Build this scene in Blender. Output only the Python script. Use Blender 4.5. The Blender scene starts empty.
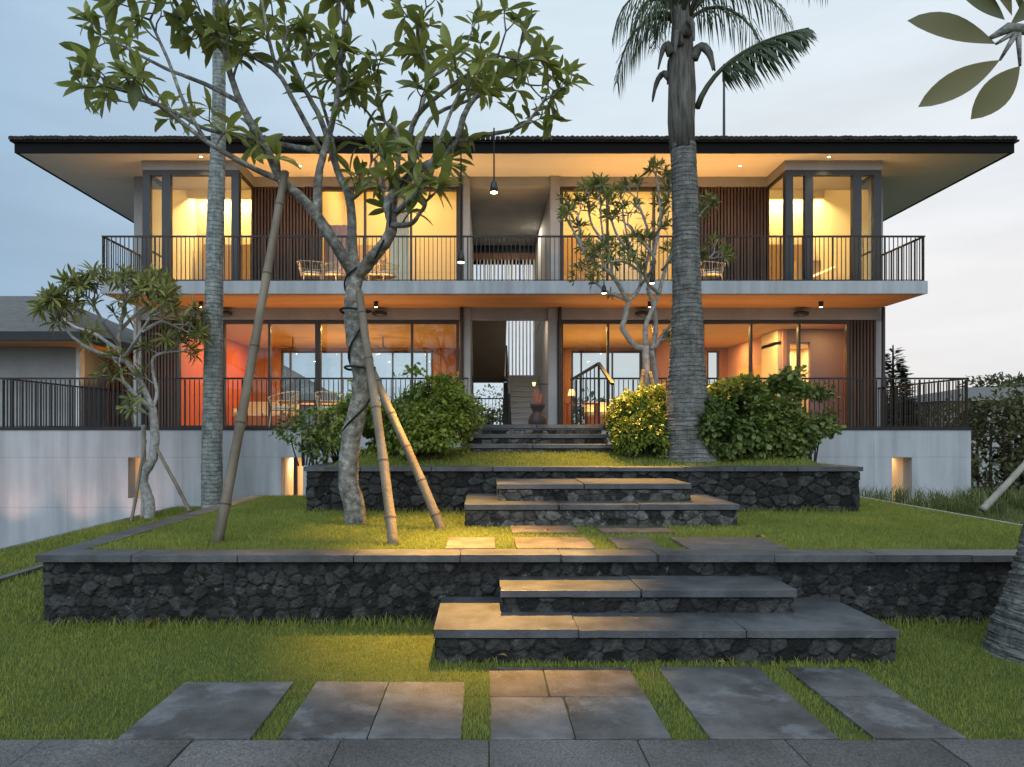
import bpy, math, random
import numpy as np
from mathutils import Vector, Matrix
random.seed(7); rng = np.random.default_rng(7)
R = math.radians
S = bpy.context.scene
COL = S.collection

# ------------------------------------------------------------------ camera, sky, sun, exposure
F = 682.67; CXP = 485.0; CYP = 431.0; EYE = 1.6
cam_d = bpy.data.cameras.new('camera'); cam = bpy.data.objects.new('camera', cam_d); COL.objects.link(cam)
cam_d.lens = 24; cam_d.sensor_width = 36; cam_d.clip_end = 3000; cam_d.clip_start = 0.05
cam_d.shift_x = 27/1024; cam_d.shift_y = 47.5/1024
cam.location = (0, 0, EYE); cam.rotation_euler = (R(90), 0, 0)
S.camera = cam
S.view_settings.view_transform = 'Standard'; S.view_settings.look = 'None'
S.view_settings.exposure = 0.0; S.view_settings.gamma = 1.0
S.render.engine = 'CYCLES'
S.cycles.use_denoising = True
S.cycles.max_bounces = 7; S.cycles.diffuse_bounces = 3; S.cycles.glossy_bounces = 3
S.cycles.transparent_max_bounces = 16; S.cycles.sample_clamp_indirect = 4.0
S.cycles.caustics_reflective = False; S.cycles.caustics_refractive = False

W = bpy.data.worlds.new('World'); S.world = W; W.use_nodes = True
wn, wl = W.node_tree.nodes, W.node_tree.links
wn.clear()
def wnode(t, **k):
    n = wn.new(t)
    for a, b in k.items(): setattr(n, a, b)
    return n
sky = wnode('ShaderNodeTexSky', sky_type='NISHITA', sun_disc=False)
sky.sun_elevation = R(6); sky.sun_rotation = R(200); sky.air_density = 1.0; sky.dust_density = 0.6
bgs = wnode('ShaderNodeBackground'); bgs.inputs['Strength'].default_value = 0.05
wl.new(sky.outputs[0], bgs.inputs['Color'])
tc = wnode('ShaderNodeTexCoord'); sep = wnode('ShaderNodeSeparateXYZ'); wl.new(tc.outputs['Generated'], sep.inputs[0])
# overcast dusk cloud deck: bluish to the west, paler and faintly rosy to the east
mpx = wnode('ShaderNodeMapRange'); mpx.inputs['From Min'].default_value = -0.62; mpx.inputs['From Max'].default_value = 0.62
wl.new(sep.outputs['X'], mpx.inputs['Value'])
low = wnode('ShaderNodeValToRGB'); wl.new(mpx.outputs[0], low.inputs[0])
e = low.color_ramp.elements; e[0].color = (.30, .44, .60, 1); e[1].color = (.84, .83, .84, 1)
m = low.color_ramp.elements.new(.5); m.color = (.62, .73, .83, 1)
m = low.color_ramp.elements.new(.8); m.color = (.88, .86, .85, 1)
high = wnode('ShaderNodeValToRGB'); wl.new(mpx.outputs[0], high.inputs[0])
e = high.color_ramp.elements; e[0].color = (.38, .55, .74, 1); e[1].color = (.68, .79, .89, 1)
m = high.color_ramp.elements.new(.55); m.color = (.69, .82, .91, 1)
mpz = wnode('ShaderNodeMapRange'); mpz.inputs['From Min'].default_value = 0.18; mpz.inputs['From Max'].default_value = 0.55
wl.new(sep.outputs['Z'], mpz.inputs['Value'])
mixh = wnode('ShaderNodeMix', data_type='RGBA'); wl.new(mpz.outputs[0], mixh.inputs[0]); wl.new(low.outputs[0], mixh.inputs[6]); wl.new(high.outputs[0], mixh.inputs[7])
mapn = wnode('ShaderNodeMapping'); mapn.inputs['Scale'].default_value = (1.3, 1.3, 6.0); wl.new(tc.outputs['Generated'], mapn.inputs[0])
nz = wnode('ShaderNodeTexNoise'); nz.inputs['Scale'].default_value = 2.3; nz.inputs['Detail'].default_value = 6; nz.inputs['Roughness'].default_value = .55
wl.new(mapn.outputs[0], nz.inputs['Vector'])
cr = wnode('ShaderNodeMapRange'); cr.inputs['From Min'].default_value = .35; cr.inputs['From Max'].default_value = .68; cr.inputs['To Min'].default_value = .93; cr.inputs['To Max'].default_value = 1.05
wl.new(nz.outputs[0], cr.inputs['Value'])
mul = wnode('ShaderNodeMix', data_type='RGBA', blend_type='MULTIPLY'); mul.inputs[0].default_value = 1
wl.new(mixh.outputs[2], mul.inputs[6]); wl.new(cr.outputs[0], mul.inputs[7])
bgc = wnode('ShaderNodeBackground'); wl.new(mul.outputs[2], bgc.inputs['Color']); bgc.inputs['Strength'].default_value = 1.10
mixs = wnode('ShaderNodeMixShader'); mixs.inputs[0].default_value = .93
wl.new(bgs.outputs[0], mixs.inputs[1]); wl.new(bgc.outputs[0], mixs.inputs[2])
wo = wnode('ShaderNodeOutputWorld'); wl.new(mixs.outputs[0], wo.inputs['Surface'])

sd = bpy.data.lights.new('sun', 'SUN'); sun = bpy.data.objects.new('sun', sd); COL.objects.link(sun)
sd.energy = 2.0; sd.angle = R(70); sd.color = (.76, .88, 1.0)
sun.rotation_euler = (R(52), 0, R(-15))

# ------------------------------------------------------------------ helpers
def P(px, py, Y): return Vector(((px-CXP)*Y/F, Y, EYE-(py-CYP)*Y/F))
def PX(px, Y): return (px-CXP)*Y/F
def PZ(py, Y): return EYE-(py-CYP)*Y/F

class MB:
    def __init__(s): s.v = []; s.f = []
    def box(s, x0, x1, y0, y1, z0, z1):
        if x1 < x0: x0, x1 = x1, x0
        if y1 < y0: y0, y1 = y1, y0
        if z1 < z0: z0, z1 = z1, z0
        n = len(s.v)
        s.v += [(x0,y0,z0),(x1,y0,z0),(x1,y1,z0),(x0,y1,z0),(x0,y0,z1),(x1,y0,z1),(x1,y1,z1),(x0,y1,z1)]
        s.f += [tuple(n+i for i in q) for q in ((0,3,2,1),(4,5,6,7),(0,1,5,4),(1,2,6,5),(2,3,7,6),(3,0,4,7))]
        return s
    def poly(s, pts):
        n = len(s.v); s.v += [tuple(p) for p in pts]; s.f.append(tuple(range(n, n+len(pts)))); return s
    def prism(s, pts, vec):
        n = len(s.v); k = len(pts); vec = Vector(vec)
        s.v += [tuple(p) for p in pts] + [tuple(Vector(p)+vec) for p in pts]
        s.f.append(tuple(n+i for i in range(k))[::-1]); s.f.append(tuple(n+k+i for i in range(k)))
        for i in range(k):
            j = (i+1) % k; s.f.append((n+i, n+j, n+k+j, n+k+i))
        return s
    def bar(s, a, b, w, h=None):
        a = Vector(a); b = Vector(b); h = h or w; d = (b-a).normalized()
        up = Vector((0,0,1)) if abs(d.z) < .95 else Vector((1,0,0))
        r = d.cross(up).normalized(); u = r.cross(d)
        pts = [a+r*w/2*i+u*h/2*j for i, j in ((-1,-1),(1,-1),(1,1),(-1,1))]
        return s.prism(pts, b-a)
    def tube(s, pts, rad, seg=8, cap=True, wob=0):
        pts = [Vector(p) for p in pts]
        if not hasattr(rad, '__len__'): rad = [rad]*len(pts)
        n0 = len(s.v); prev = None
        for i, p in enumerate(pts):
            d = (pts[min(i+1, len(pts)-1)]-pts[max(i-1, 0)])
            d = d.normalized() if d.length > 1e-6 else Vector((0,0,1))
            if prev is None:
                prev = d.cross(Vector((0.3,1,0.2))).normalized()
            r = (prev-d*prev.dot(d)).normalized(); prev = r; u = d.cross(r)
            for k in range(seg):
                a = 2*math.pi*k/seg; rr = rad[i]*(1+wob*random.uniform(-1, 1))
                s.v.append(tuple(p+(r*math.cos(a)+u*math.sin(a))*rr))
        for i in range(len(pts)-1):
            for k in range(seg):
                a = n0+i*seg+k; b = n0+i*seg+(k+1) % seg
                s.f.append((a, b, b+seg, a+seg))
        if cap:
            s.f.append(tuple(n0+k for k in range(seg))[::-1]); e = n0+(len(pts)-1)*seg
            s.f.append(tuple(e+k for k in range(seg)))
        return s
    def lathe(s, c, prof, seg=20):
        n0 = len(s.v)
        for r, z in prof:
            for k in range(seg):
                a = 2*math.pi*k/seg; s.v.append((c[0]+r*math.cos(a), c[1]+r*math.sin(a), c[2]+z))
        for i in range(len(prof)-1):
            for k in range(seg):
                a = n0+i*seg+k; b = n0+i*seg+(k+1) % seg; s.f.append((a, b, b+seg, a+seg))
        s.f.append(tuple(n0+k for k in range(seg))[::-1]); e = n0+(len(prof)-1)*seg; s.f.append(tuple(e+k for k in range(seg)))
        return s
    def build(s, name, mat, parent=None, base=None, smooth=False, bevel=0):
        return link_mesh(name, np.array(s.v, dtype=float).reshape(-1, 3), s.f, mat, parent, base, smooth, bevel)

def worldloc(o):
    l = Vector(o.location)
    while o.parent: o = o.parent; l += Vector(o.location)
    return l
def link_mesh(name, V, faces, mat, parent=None, base=None, smooth=False, bevel=0):
    off = Vector((0,0,0))
    if parent is not None: off = worldloc(parent)
    elif base is not None: off = Vector(base)
    elif len(V):
        off = Vector(((V[:,0].min()+V[:,0].max())/2, (V[:,1].min()+V[:,1].max())/2, V[:,2].min()))
    V = V-np.array(off)
    me = bpy.data.meshes.new(name); me.from_pydata(V.tolist(), [], faces)
    me.materials.append(mat)
    if smooth: me.shade_smooth()
    o = bpy.data.objects.new(name, me); COL.objects.link(o)
    if parent is not None: o.parent = parent
    else: o.location = off
    if bevel:
        b = o.modifiers.new('bevel', 'BEVEL'); b.width = bevel; b.segments = 2; b.limit_method = 'ANGLE'
    return o
def link_np(name, V, Fc, mat, parent=None, attr=None, smooth=False, base=None):
    """fast mesh from numpy arrays with constant face size"""
    off = np.array(worldloc(parent)) if parent is not None else (np.array(base) if base is not None else np.array([(V[:,0].min()+V[:,0].max())/2, (V[:,1].min()+V[:,1].max())/2, V[:,2].min()]))
    me = bpy.data.meshes.new(name); k = Fc.shape[1]
    me.vertices.add(len(V)); me.vertices.foreach_set('co', (V-off).astype(np.float32).ravel())
    me.loops.add(Fc.size); me.loops.foreach_set('vertex_index', Fc.astype(np.int32).ravel())
    me.polygons.add(len(Fc)); me.polygons.foreach_set('loop_start', np.arange(0, Fc.size, k, dtype=np.int32))
    me.polygons.foreach_set('use_smooth', np.full(len(Fc), smooth))
    me.update(calc_edges=True)
    if attr is not None:
        a = me.attributes.new('var', 'FLOAT', 'POINT'); a.data.foreach_set('value', attr.astype(np.float32))
    me.materials.append(mat); me.validate()
    o = bpy.data.objects.new(name, me); COL.objects.link(o)
    if parent is not None: o.parent = parent
    else: o.location = off
    return o
def thing(name, label, cat, loc=(0,0,0), group=None):
    o = bpy.data.objects.new(name, None); COL.objects.link(o); o.location = loc; o.empty_display_size = .2
    o['label'] = label; o['category'] = cat
    if group: o['group'] = group
    return o
def tag(o, label, cat, group=None):
    o['label'] = label; o['category'] = cat
    if group: o['group'] = group
    return o
def struct(o): o['kind'] = 'structure'; return o
def stuff(o, label, cat): o['kind'] = 'stuff'; o['label'] = label; o['category'] = cat; return o
def dup(root, loc, rotz=0, label=None):
    r = root.copy(); COL.objects.link(r); r.location = loc; r.rotation_euler = (0, 0, rotz)
    if label: r['label'] = label
    for ch in list(root.children):
        c = ch.copy(); COL.objects.link(c); c.parent = r
        for g in ch.children:
            d = g.copy(); COL.objects.link(d); d.parent = c
    return r
def lamp(kind, loc, energy, color, rot=(0,0,0), size=.1, size_y=None, spot=None, blend=.6, name='lamp_light', parent=None):
    d = bpy.data.lights.new(name, kind); d.energy = energy; d.color = color
    if kind == 'AREA':
        d.size = size
        if size_y: d.shape = 'RECTANGLE'; d.size_y = size_y
    else: d.shadow_soft_size = size
    if spot: d.spot_size = R(spot); d.spot_blend = blend
    o = bpy.data.objects.new(name, d); COL.objects.link(o); o.location = loc; o.rotation_euler = rot
    return o

# ------------------------------------------------------------------ materials
def newmat(name):
    m = bpy.data.materials.new(name); m.use_nodes = True; nt = m.node_tree
    return m, nt.nodes, nt.links, nt.nodes['Principled BSDF']
def N(nodes, t, **k):
    n = nodes.new(t)
    for a, b in k.items(): setattr(n, a, b)
    return n
def noisy(name, c1, c2, scale=3, rough=.7, bump=.3, bscale=40, detail=6, stretch=(1,1,1), dist=.02, spec=.3, attr=False, c3=None, metal=0, bigscale=None, bigamt=.5, lichen=None):
    m, n, l, b = newmat(name)
    t = N(n, 'ShaderNodeTexCoord'); mp = N(n, 'ShaderNodeMapping'); mp.inputs['Scale'].default_value = stretch
    oi = N(n, 'ShaderNodeObjectInfo'); va = N(n, 'ShaderNodeVectorMath', operation='MULTIPLY_ADD'); va.inputs[1].default_value = (1,1,1)
    sc_ = N(n, 'ShaderNodeMath', operation='MULTIPLY'); sc_.inputs[1].default_value = 37.0; l.new(oi.outputs['Random'], sc_.inputs[0]); l.new(t.outputs['Object'], va.inputs[0]); l.new(sc_.outputs[0], va.inputs[2])
    l.new(va.outputs[0], mp.inputs[0])
    nz = N(n, 'ShaderNodeTexNoise'); nz.inputs['Scale'].default_value = scale; nz.inputs['Detail'].default_value = detail; nz.inputs['Roughness'].default_value = .6
    l.new(mp.outputs[0], nz.inputs[0])
    r = N(n, 'ShaderNodeValToRGB'); r.color_ramp.elements[0].position = .3; r.color_ramp.elements[1].position = .7
    r.color_ramp.elements[0].color = (*c1, 1); r.color_ramp.elements[1].color = (*c2, 1)
    if c3: x = r.color_ramp.elements.new(.5); x.color = (*c3, 1)
    l.new(nz.outputs[0], r.inputs[0]); col = r.outputs[0]
    if attr:
        at = N(n, 'ShaderNodeAttribute', attribute_name='var')
        mr = N(n, 'ShaderNodeMapRange'); mr.inputs['To Min'].default_value = .25; mr.inputs['To Max'].default_value = 1.9; l.new(at.outputs['Fac'], mr.inputs['Value'])
        mx = N(n, 'ShaderNodeMix', data_type='RGBA', blend_type='MULTIPLY'); mx.inputs[0].default_value = 1
        l.new(col, mx.inputs[6]); l.new(mr.outputs[0], mx.inputs[7]); col = mx.outputs[2]
    if bigscale:
        bz = N(n, 'ShaderNodeTexNoise'); bz.inputs['Scale'].default_value = bigscale; bz.inputs['Detail'].default_value = 4; l.new(va.outputs[0], bz.inputs[0])
        mr = N(n, 'ShaderNodeMapRange'); mr.inputs['From Min'].default_value = .35; mr.inputs['From Max'].default_value = .65; mr.inputs['To Min'].default_value = 1-bigamt; mr.inputs['To Max'].default_value = 1+bigamt
        l.new(bz.outputs[0], mr.inputs['Value'])
        mx = N(n, 'ShaderNodeMix', data_type='RGBA', blend_type='MULTIPLY'); mx.inputs[0].default_value = 1
        l.new(col, mx.inputs[6]); l.new(mr.outputs[0], mx.inputs[7]); col = mx.outputs[2]
    if lichen:
        lz = N(n, 'ShaderNodeTexNoise'); lz.inputs['Scale'].default_value = lichen[0]; lz.inputs['Detail'].default_value = 9; lz.inputs['Roughness'].default_value = .72; l.new(va.outputs[0], lz.inputs[0])
        lr = N(n, 'ShaderNodeMapRange'); lr.inputs['From Min'].default_value = lichen[1]; lr.inputs['From Max'].default_value = lichen[1]+.09; lr.inputs['To Max'].default_value = lichen[2]; l.new(lz.outputs[0], lr.inputs['Value'])
        lx = N(n, 'ShaderNodeMix', data_type='RGBA'); l.new(lr.outputs[0], lx.inputs[0]); l.new(col, lx.inputs[6]); lx.inputs[7].default_value = (*lichen[3], 1); col = lx.outputs[2]
    l.new(col, b.inputs['Base Color'])
    b.inputs['Roughness'].default_value = rough; b.inputs['Specular IOR Level'].default_value = spec; b.inputs['Metallic'].default_value = metal
    if bump:
        n2 = N(n, 'ShaderNodeTexNoise'); n2.inputs['Scale'].default_value = bscale; n2.inputs['Detail'].default_value = 5; l.new(mp.outputs[0], n2.inputs[0])
        bp = N(n, 'ShaderNodeBump'); bp.inputs['Strength'].default_value = bump; bp.inputs['Distance'].default_value = dist
        l.new(n2.outputs[0], bp.inputs['Height']); l.new(bp.outputs[0], b.inputs['Normal'])
    return m
def concrete(name, c=(.36,.355,.345)):
    m, n, l, b = newmat(name)
    t = N(n, 'ShaderNodeTexCoord'); nz = N(n, 'ShaderNodeTexNoise'); nz.inputs['Scale'].default_value = 1.1; nz.inputs['Detail'].default_value = 8; nz.inputs['Roughness'].default_value = .62
    mp = N(n, 'ShaderNodeMapping'); mp.inputs['Scale'].default_value = (1,1,.45); l.new(t.outputs['Object'], mp.inputs[0]); l.new(mp.outputs[0], nz.inputs[0])
    r = N(n, 'ShaderNodeValToRGB'); r.color_ramp.elements[0].position = .32; r.color_ramp.elements[1].position = .7
    r.color_ramp.elements[0].color = (*[x*.84 for x in c], 1); r.color_ramp.elements[1].color = (*[x*1.12 for x in c], 1); l.new(nz.outputs[0], r.inputs[0])
    # board-mark seams every 1.05 m up and 2.4 m along
    sp = N(n, 'ShaderNodeSeparateXYZ'); l.new(t.outputs['Object'], sp.inputs[0])
    def seam(out, period, off):
        a = N(n, 'ShaderNodeMath', operation='ADD'); a.inputs[1].default_value = off; l.new(out, a.inputs[0])
        p = N(n, 'ShaderNodeMath', operation='PINGPONG'); p.inputs[1].default_value = period/2; l.new(a.outputs[0], p.inputs[0])
        s_ = N(n, 'ShaderNodeMapRange'); s_.inputs['From Min'].default_value = 0; s_.inputs['From Max'].default_value = .014; l.new(p.outputs[0], s_.inputs['Value'])
        return s_.outputs[0]
    s1 = seam(sp.outputs['Z'], 1.05, 20*1.05-1.05); s2 = seam(sp.outputs['X'], 2.4, 50.1)
    mn = N(n, 'ShaderNodeMath', operation='MINIMUM'); l.new(s1, mn.inputs[0]); l.new(s2, mn.inputs[1])
    mm = N(n, 'ShaderNodeMapRange'); mm.inputs['To Min'].default_value = .80; l.new(mn.outputs[0], mm.inputs['Value'])
    mx = N(n, 'ShaderNodeMix', data_type='RGBA', blend_type='MULTIPLY'); mx.inputs[0].default_value = 1
    ms = N(n, 'ShaderNodeMapping'); ms.inputs['Scale'].default_value = (5,5,.35); l.new(t.outputs['Object'], ms.inputs[0])
    ns = N(n, 'ShaderNodeTexNoise'); ns.inputs['Scale'].default_value = 1; ns.inputs['Detail'].default_value = 7; l.new(ms.outputs[0], ns.inputs[0])
    rs = N(n, 'ShaderNodeMapRange'); rs.inputs['From Min'].default_value = .3; rs.inputs['From Max'].default_value = .62; rs.inputs['To Min'].default_value = .82; rs.inputs['To Max'].default_value = 1.06; l.new(ns.outputs[0], rs.inputs['Value'])
    m2 = N(n, 'ShaderNodeMath', operation='MULTIPLY'); l.new(mm.outputs[0], m2.inputs[0]); l.new(rs.outputs[0], m2.inputs[1])
    l.new(r.outputs[0], mx.inputs[6]); l.new(m2.outputs[0], mx.inputs[7]); l.new(mx.outputs[2], b.inputs['Base Color'])
    n2 = N(n, 'ShaderNodeTexNoise'); n2.inputs['Scale'].default_value = 22; n2.inputs['Detail'].default_value = 6; l.new(t.outputs['Object'], n2.inputs[0])
    ad = N(n, 'ShaderNodeMath', operation='MULTIPLY_ADD'); l.new(n2.outputs[0], ad.inputs[0]); ad.inputs[1].default_value = .5; l.new(mn.outputs[0], ad.inputs[2])
    bp = N(n, 'ShaderNodeBump'); bp.inputs['Strength'].default_value = .35; bp.inputs['Distance'].default_value = .008; l.new(ad.outputs[0], bp.inputs['Height']); l.new(bp.outputs[0], b.inputs['Normal'])
    b.inputs['Roughness'].default_value = .75; b.inputs['Specular IOR Level'].default_value = .25
    return m
def planks(name, c1, c2, period=.16, axis='Y', rough=.55, gap=.008):
    m, n, l, b = newmat(name)
    t = N(n, 'ShaderNodeTexCoord'); mp = N(n, 'ShaderNodeMapping'); mp.inputs['Scale'].default_value = (9,9,.7); l.new(t.outputs['Object'], mp.inputs[0])
    nz = N(n, 'ShaderNodeTexNoise'); nz.inputs['Scale'].default_value = 2; nz.inputs['Detail'].default_value = 8; l.new(mp.outputs[0], nz.inputs[0])
    r = N(n, 'ShaderNodeValToRGB'); r.color_ramp.elements[0].position = .3; r.color_ramp.elements[1].position = .7
    r.color_ramp.elements[0].color = (*c1, 1); r.color_ramp.elements[1].color = (*c2, 1); l.new(nz.outputs[0], r.inputs[0])
    sp = N(n, 'ShaderNodeSeparateXYZ'); l.new(t.outputs['Object'], sp.inputs[0])
    p = N(n, 'ShaderNodeMath', operation='PINGPONG'); p.inputs[1].default_value = period/2; l.new(sp.outputs[axis], p.inputs[0])
    s_ = N(n, 'ShaderNodeMapRange'); s_.inputs['From Max'].default_value = gap; l.new(p.outputs[0], s_.inputs['Value'])
    mm = N(n, 'ShaderNodeMapRange'); mm.inputs['To Min'].default_value = .3; l.new(s_.outputs[0], mm.inputs['Value'])
    mx = N(n, 'ShaderNodeMix', data_type='RGBA', blend_type='MULTIPLY'); mx.inputs[0].default_value = 1
    l.new(r.outputs[0], mx.inputs[6]); l.new(mm.outputs[0], mx.inputs[7]); l.new(mx.outputs[2], b.inputs['Base Color'])
    bp = N(n, 'ShaderNodeBump'); bp.inputs['Strength'].default_value = .5; bp.inputs['Distance'].default_value = .01; l.new(s_.outputs[0], bp.inputs['Height']); l.new(bp.outputs[0], b.inputs['Normal'])
    b.inputs['Roughness'].default_value = rough
    return m
def leafmat(name, c1, c2, trans=.3, rough=.45, scale=3):
    m, n, l, b = newmat(name)
    at = N(n, 'ShaderNodeAttribute', attribute_name='var')
    r = N(n, 'ShaderNodeValToRGB'); r.color_ramp.elements[0].color = (*c1, 1); r.color_ramp.elements[1].color = (*c2, 1); l.new(at.outputs['Fac'], r.inputs[0])
    l.new(r.outputs[0], b.inputs['Base Color']); b.inputs['Roughness'].default_value = rough; b.inputs['Specular IOR Level'].default_value = .4
    tr = N(n, 'ShaderNodeBsdfTranslucent'); l.new(r.outputs[0], tr.inputs['Color'])
    mx = N(n, 'ShaderNodeMixShader'); mx.inputs[0].default_value = trans; l.new(b.outputs[0], mx.inputs[1]); l.new(tr.outputs[0], mx.inputs[2])
    l.new(mx.outputs[0], n['Material Output'].inputs['Surface'])
    return m
def glassmat(name='window_glass', refl=.16):
    m, n, l, b = newmat(name)
    tr = N(n, 'ShaderNodeBsdfTransparent'); tr.inputs[0].default_value = (.93,.95,.95,1)
    g = N(n, 'ShaderNodeBsdfGlossy'); g.inputs['Roughness'].default_value = .01
    lw = N(n, 'ShaderNodeLayerWeight'); lw.inputs[0].default_value = .5; pw = N(n, 'ShaderNodeMath', operation='POWER'); pw.inputs[1].default_value = 5; l.new(lw.outputs['Facing'], pw.inputs[0])
    mr = N(n, 'ShaderNodeMapRange'); mr.inputs['To Min'].default_value = refl*.6; mr.inputs['To Max'].default_value = .6; l.new(pw.outputs[0], mr.inputs['Value'])
    mx = N(n, 'ShaderNodeMixShader'); l.new(mr.outputs[0], mx.inputs[0]); l.new(tr.outputs[0], mx.inputs[1]); l.new(g.outputs[0], mx.inputs[2])
    l.new(mx.outputs[0], n['Material Output'].inputs['Surface'])
    return m
def emis(name, c, s):
    m, n, l, b = newmat(name); b.inputs['Base Color'].default_value = (*c, 1)
    b.inputs['Emission Color'].default_value = (*c, 1); b.inputs['Emission Strength'].default_value = s
    return m
def plain(name, c, rough=.5, metal=0, spec=.4):
    return noisy(name, [x*.85 for x in c], [x*1.12 for x in c], 5, rough, .08, 60, spec=spec, metal=metal)

M = {}
M['concrete'] = concrete('concrete', (.38,.395,.41))
M['concrete_smooth'] = noisy('concrete_smooth', (.27,.27,.265), (.36,.355,.35), 1.5, .75, .15, 25, dist=.006)
M['black_metal'] = plain('black_metal', (.009,.009,.009), .5)
M['gutter_black'] = plain('gutter_black', (.007,.007,.007), .7, spec=.1)
M['grey_frame'] = plain('dark_grey_frame', (.026,.030,.036), .5)
M['brown_frame'] = plain('dark_bronze_frame', (.03,.022,.019), .4)
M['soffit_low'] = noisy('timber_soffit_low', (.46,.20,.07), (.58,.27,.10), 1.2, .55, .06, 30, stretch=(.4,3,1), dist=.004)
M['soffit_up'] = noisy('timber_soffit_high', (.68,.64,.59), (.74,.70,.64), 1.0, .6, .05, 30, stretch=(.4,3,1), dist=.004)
M['slat'] = noisy('slat_wood', (.052,.030,.022), (.095,.056,.040), 2, .6, .1, 40, stretch=(8,8,.6), attr=False)
M['slat_back'] = plain('slat_backing', (.018,.010,.008), .8)
M['red_wood'] = planks('red_wood_panel', (.46,.085,.030), (.56,.12,.042), .42, 'Y')
M['brown_wood'] = planks('brown_wood_panel', (.20,.085,.045), (.30,.13,.07), .3, 'X')
M['ceil'] = noisy('warm_ceiling', (.56,.37,.16), (.64,.43,.20), 1.2, .6, .05, 30)
M['ceil_grey'] = noisy('taupe_panel', (.20,.165,.13), (.25,.21,.165), 1.2, .6, .05, 30)
M['cream'] = noisy('cream_wall', (.74,.66,.48), (.78,.70,.52), 1, .8, .05, 30)
M['pink_wall'] = noisy('rose_wall', (.55,.30,.24), (.60,.33,.27), 1, .8, .05, 30)
M['mauve_wall'] = noisy('mauve_wall', (.22,.17,.20), (.26,.20,.23), 1, .8, .05, 30)
M['floor_in'] = noisy('interior_floor', (.25,.17,.11), (.33,.23,.15), 3, .35, .05, 30)
M['glass'] = glassmat(refl=.022); M['glass_rear'] = glassmat('rear_glass', .02)
M['roof_tile'] = noisy('dark_roof_tile', (.015,.013,.012), (.036,.031,.027), 6, .9, .4, 50)
M['shingle'] = noisy('grey_shingle', (.09,.09,.085), (.16,.155,.145), 5, .9, .6, 20, stretch=(1,1,5))
M['basalt'] = noisy('basalt_masonry', (.008,.0085,.008), (.036,.036,.034), 14, lichen=(9, .60, .8, (.15,.155,.14)),rough=.8, bump=1, bscale=45, dist=.02, attr=True, spec=.35)
M['mortar_stone'] = noisy('grey_rubble', (.022,.022,.020), (.095,.09,.08), 12, .85, .9, 45, lichen=(9,.56,.7,(.22,.22,.20)), dist=.02, attr=True, spec=.3)
M['coping'] = noisy('andesite_coping', (.035,.039,.044), (.10,.105,.11), 4, .42, .6, 60, dist=.008, spec=.45, bigscale=.9, bigamt=.3, lichen=(6,.60,.5,(.2,.205,.2)))
M['paver'] = noisy('andesite_paver', (.042,.043,.045), (.125,.126,.128), 5, .42, .8, 70, dist=.008, spec=.5, detail=10, bigscale=1.1, bigamt=.35, lichen=(2.6,.54,.55,(.20,.21,.225)))
M['paver_brown'] = noisy('brown_paver', (.045,.040,.037), (.115,.10,.09), 6, .6, .8, 60, dist=.01, spec=.4, bigscale=1.5, bigamt=.3, lichen=(9,.58,.5,(.2,.18,.16)))
M['curb_paver'] = noisy('flamed_paver', (.045,.043,.042), (.20,.195,.19), 75, .65, 1, 110, dist=.02, spec=.4, detail=8, bigscale=.9, bigamt=.4, lichen=(3,.57,.5,(.17,.17,.175)))
M['soil'] = noisy('turf_soil', (.045,.062,.014), (.085,.105,.025), 5, .95, .8, 60)
M['far_ground'] = noisy('far_field', (.05,.07,.03), (.09,.10,.05), .2, .95, .3, 3)
M['grass'] = leafmat('lawn_grass', (.085,.14,.02), (.40,.42,.085), .38, .6)
M['tall_grass'] = leafmat('tall_grass', (.06,.09,.02), (.20,.22,.08), .3, .6)
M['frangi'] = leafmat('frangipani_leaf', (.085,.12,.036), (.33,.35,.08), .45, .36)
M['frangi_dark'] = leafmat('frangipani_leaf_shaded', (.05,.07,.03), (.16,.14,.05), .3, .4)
M['frangi_small'] = leafmat('frangipani_leaf_olive', (.085,.11,.03), (.30,.30,.08), .35, .42)
M['bush'] = leafmat('shrub_leaf', (.065,.12,.022), (.38,.44,.07), .32, .42)
M['bush_gold'] = leafmat('golden_shrub_leaf', (.06,.11,.018), (.28,.33,.05), .3, .45)
M['bush_dark'] = leafmat('dark_shrub_leaf', (.05,.09,.024), (.26,.31,.07), .3, .42)
M['palm_leaf'] = leafmat('palm_leaf', (.035,.06,.028), (.10,.13,.055), .25, .4)
M['palm_dry'] = leafmat('palm_leaf_dry', (.06,.06,.03), (.14,.12,.06), .2, .5)
M['hedge'] = leafmat('hedge_leaf', (.04,.05,.018), (.14,.14,.055), .25, .6)
M['conifer'] = leafmat('conifer_leaf', (.016,.032,.018), (.05,.08,.04), .1, .7)
M['bark_grey'] = noisy('pale_lichen_bark', (.075,.070,.060), (.36,.35,.31), 14, .85, 1.0, 40, dist=.02, c3=(.18,.17,.145), bigscale=3, bigamt=.4, detail=10, lichen=(26,.58,.7,(.04,.038,.032)))
M['bark_frangi'] = noisy('frangipani_bark', (.20,.195,.18), (.46,.45,.42), 16, .8, .7, 45, dist=.012)
M['bark_palm'] = noisy('palm_bark', (.075,.075,.068), (.34,.335,.31), 17, .9, 1.0, 40, dist=.02, stretch=(1.1,1.1,1.5), c3=(.115,.11,.095))
M['bark_palm_pale'] = noisy('pale_palm_bark', (.11,.13,.115), (.30,.345,.31), 19, .9, 1.0, 40, dist=.02, stretch=(1.0,1.0,1.7), c3=(.17,.20,.18))
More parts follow.
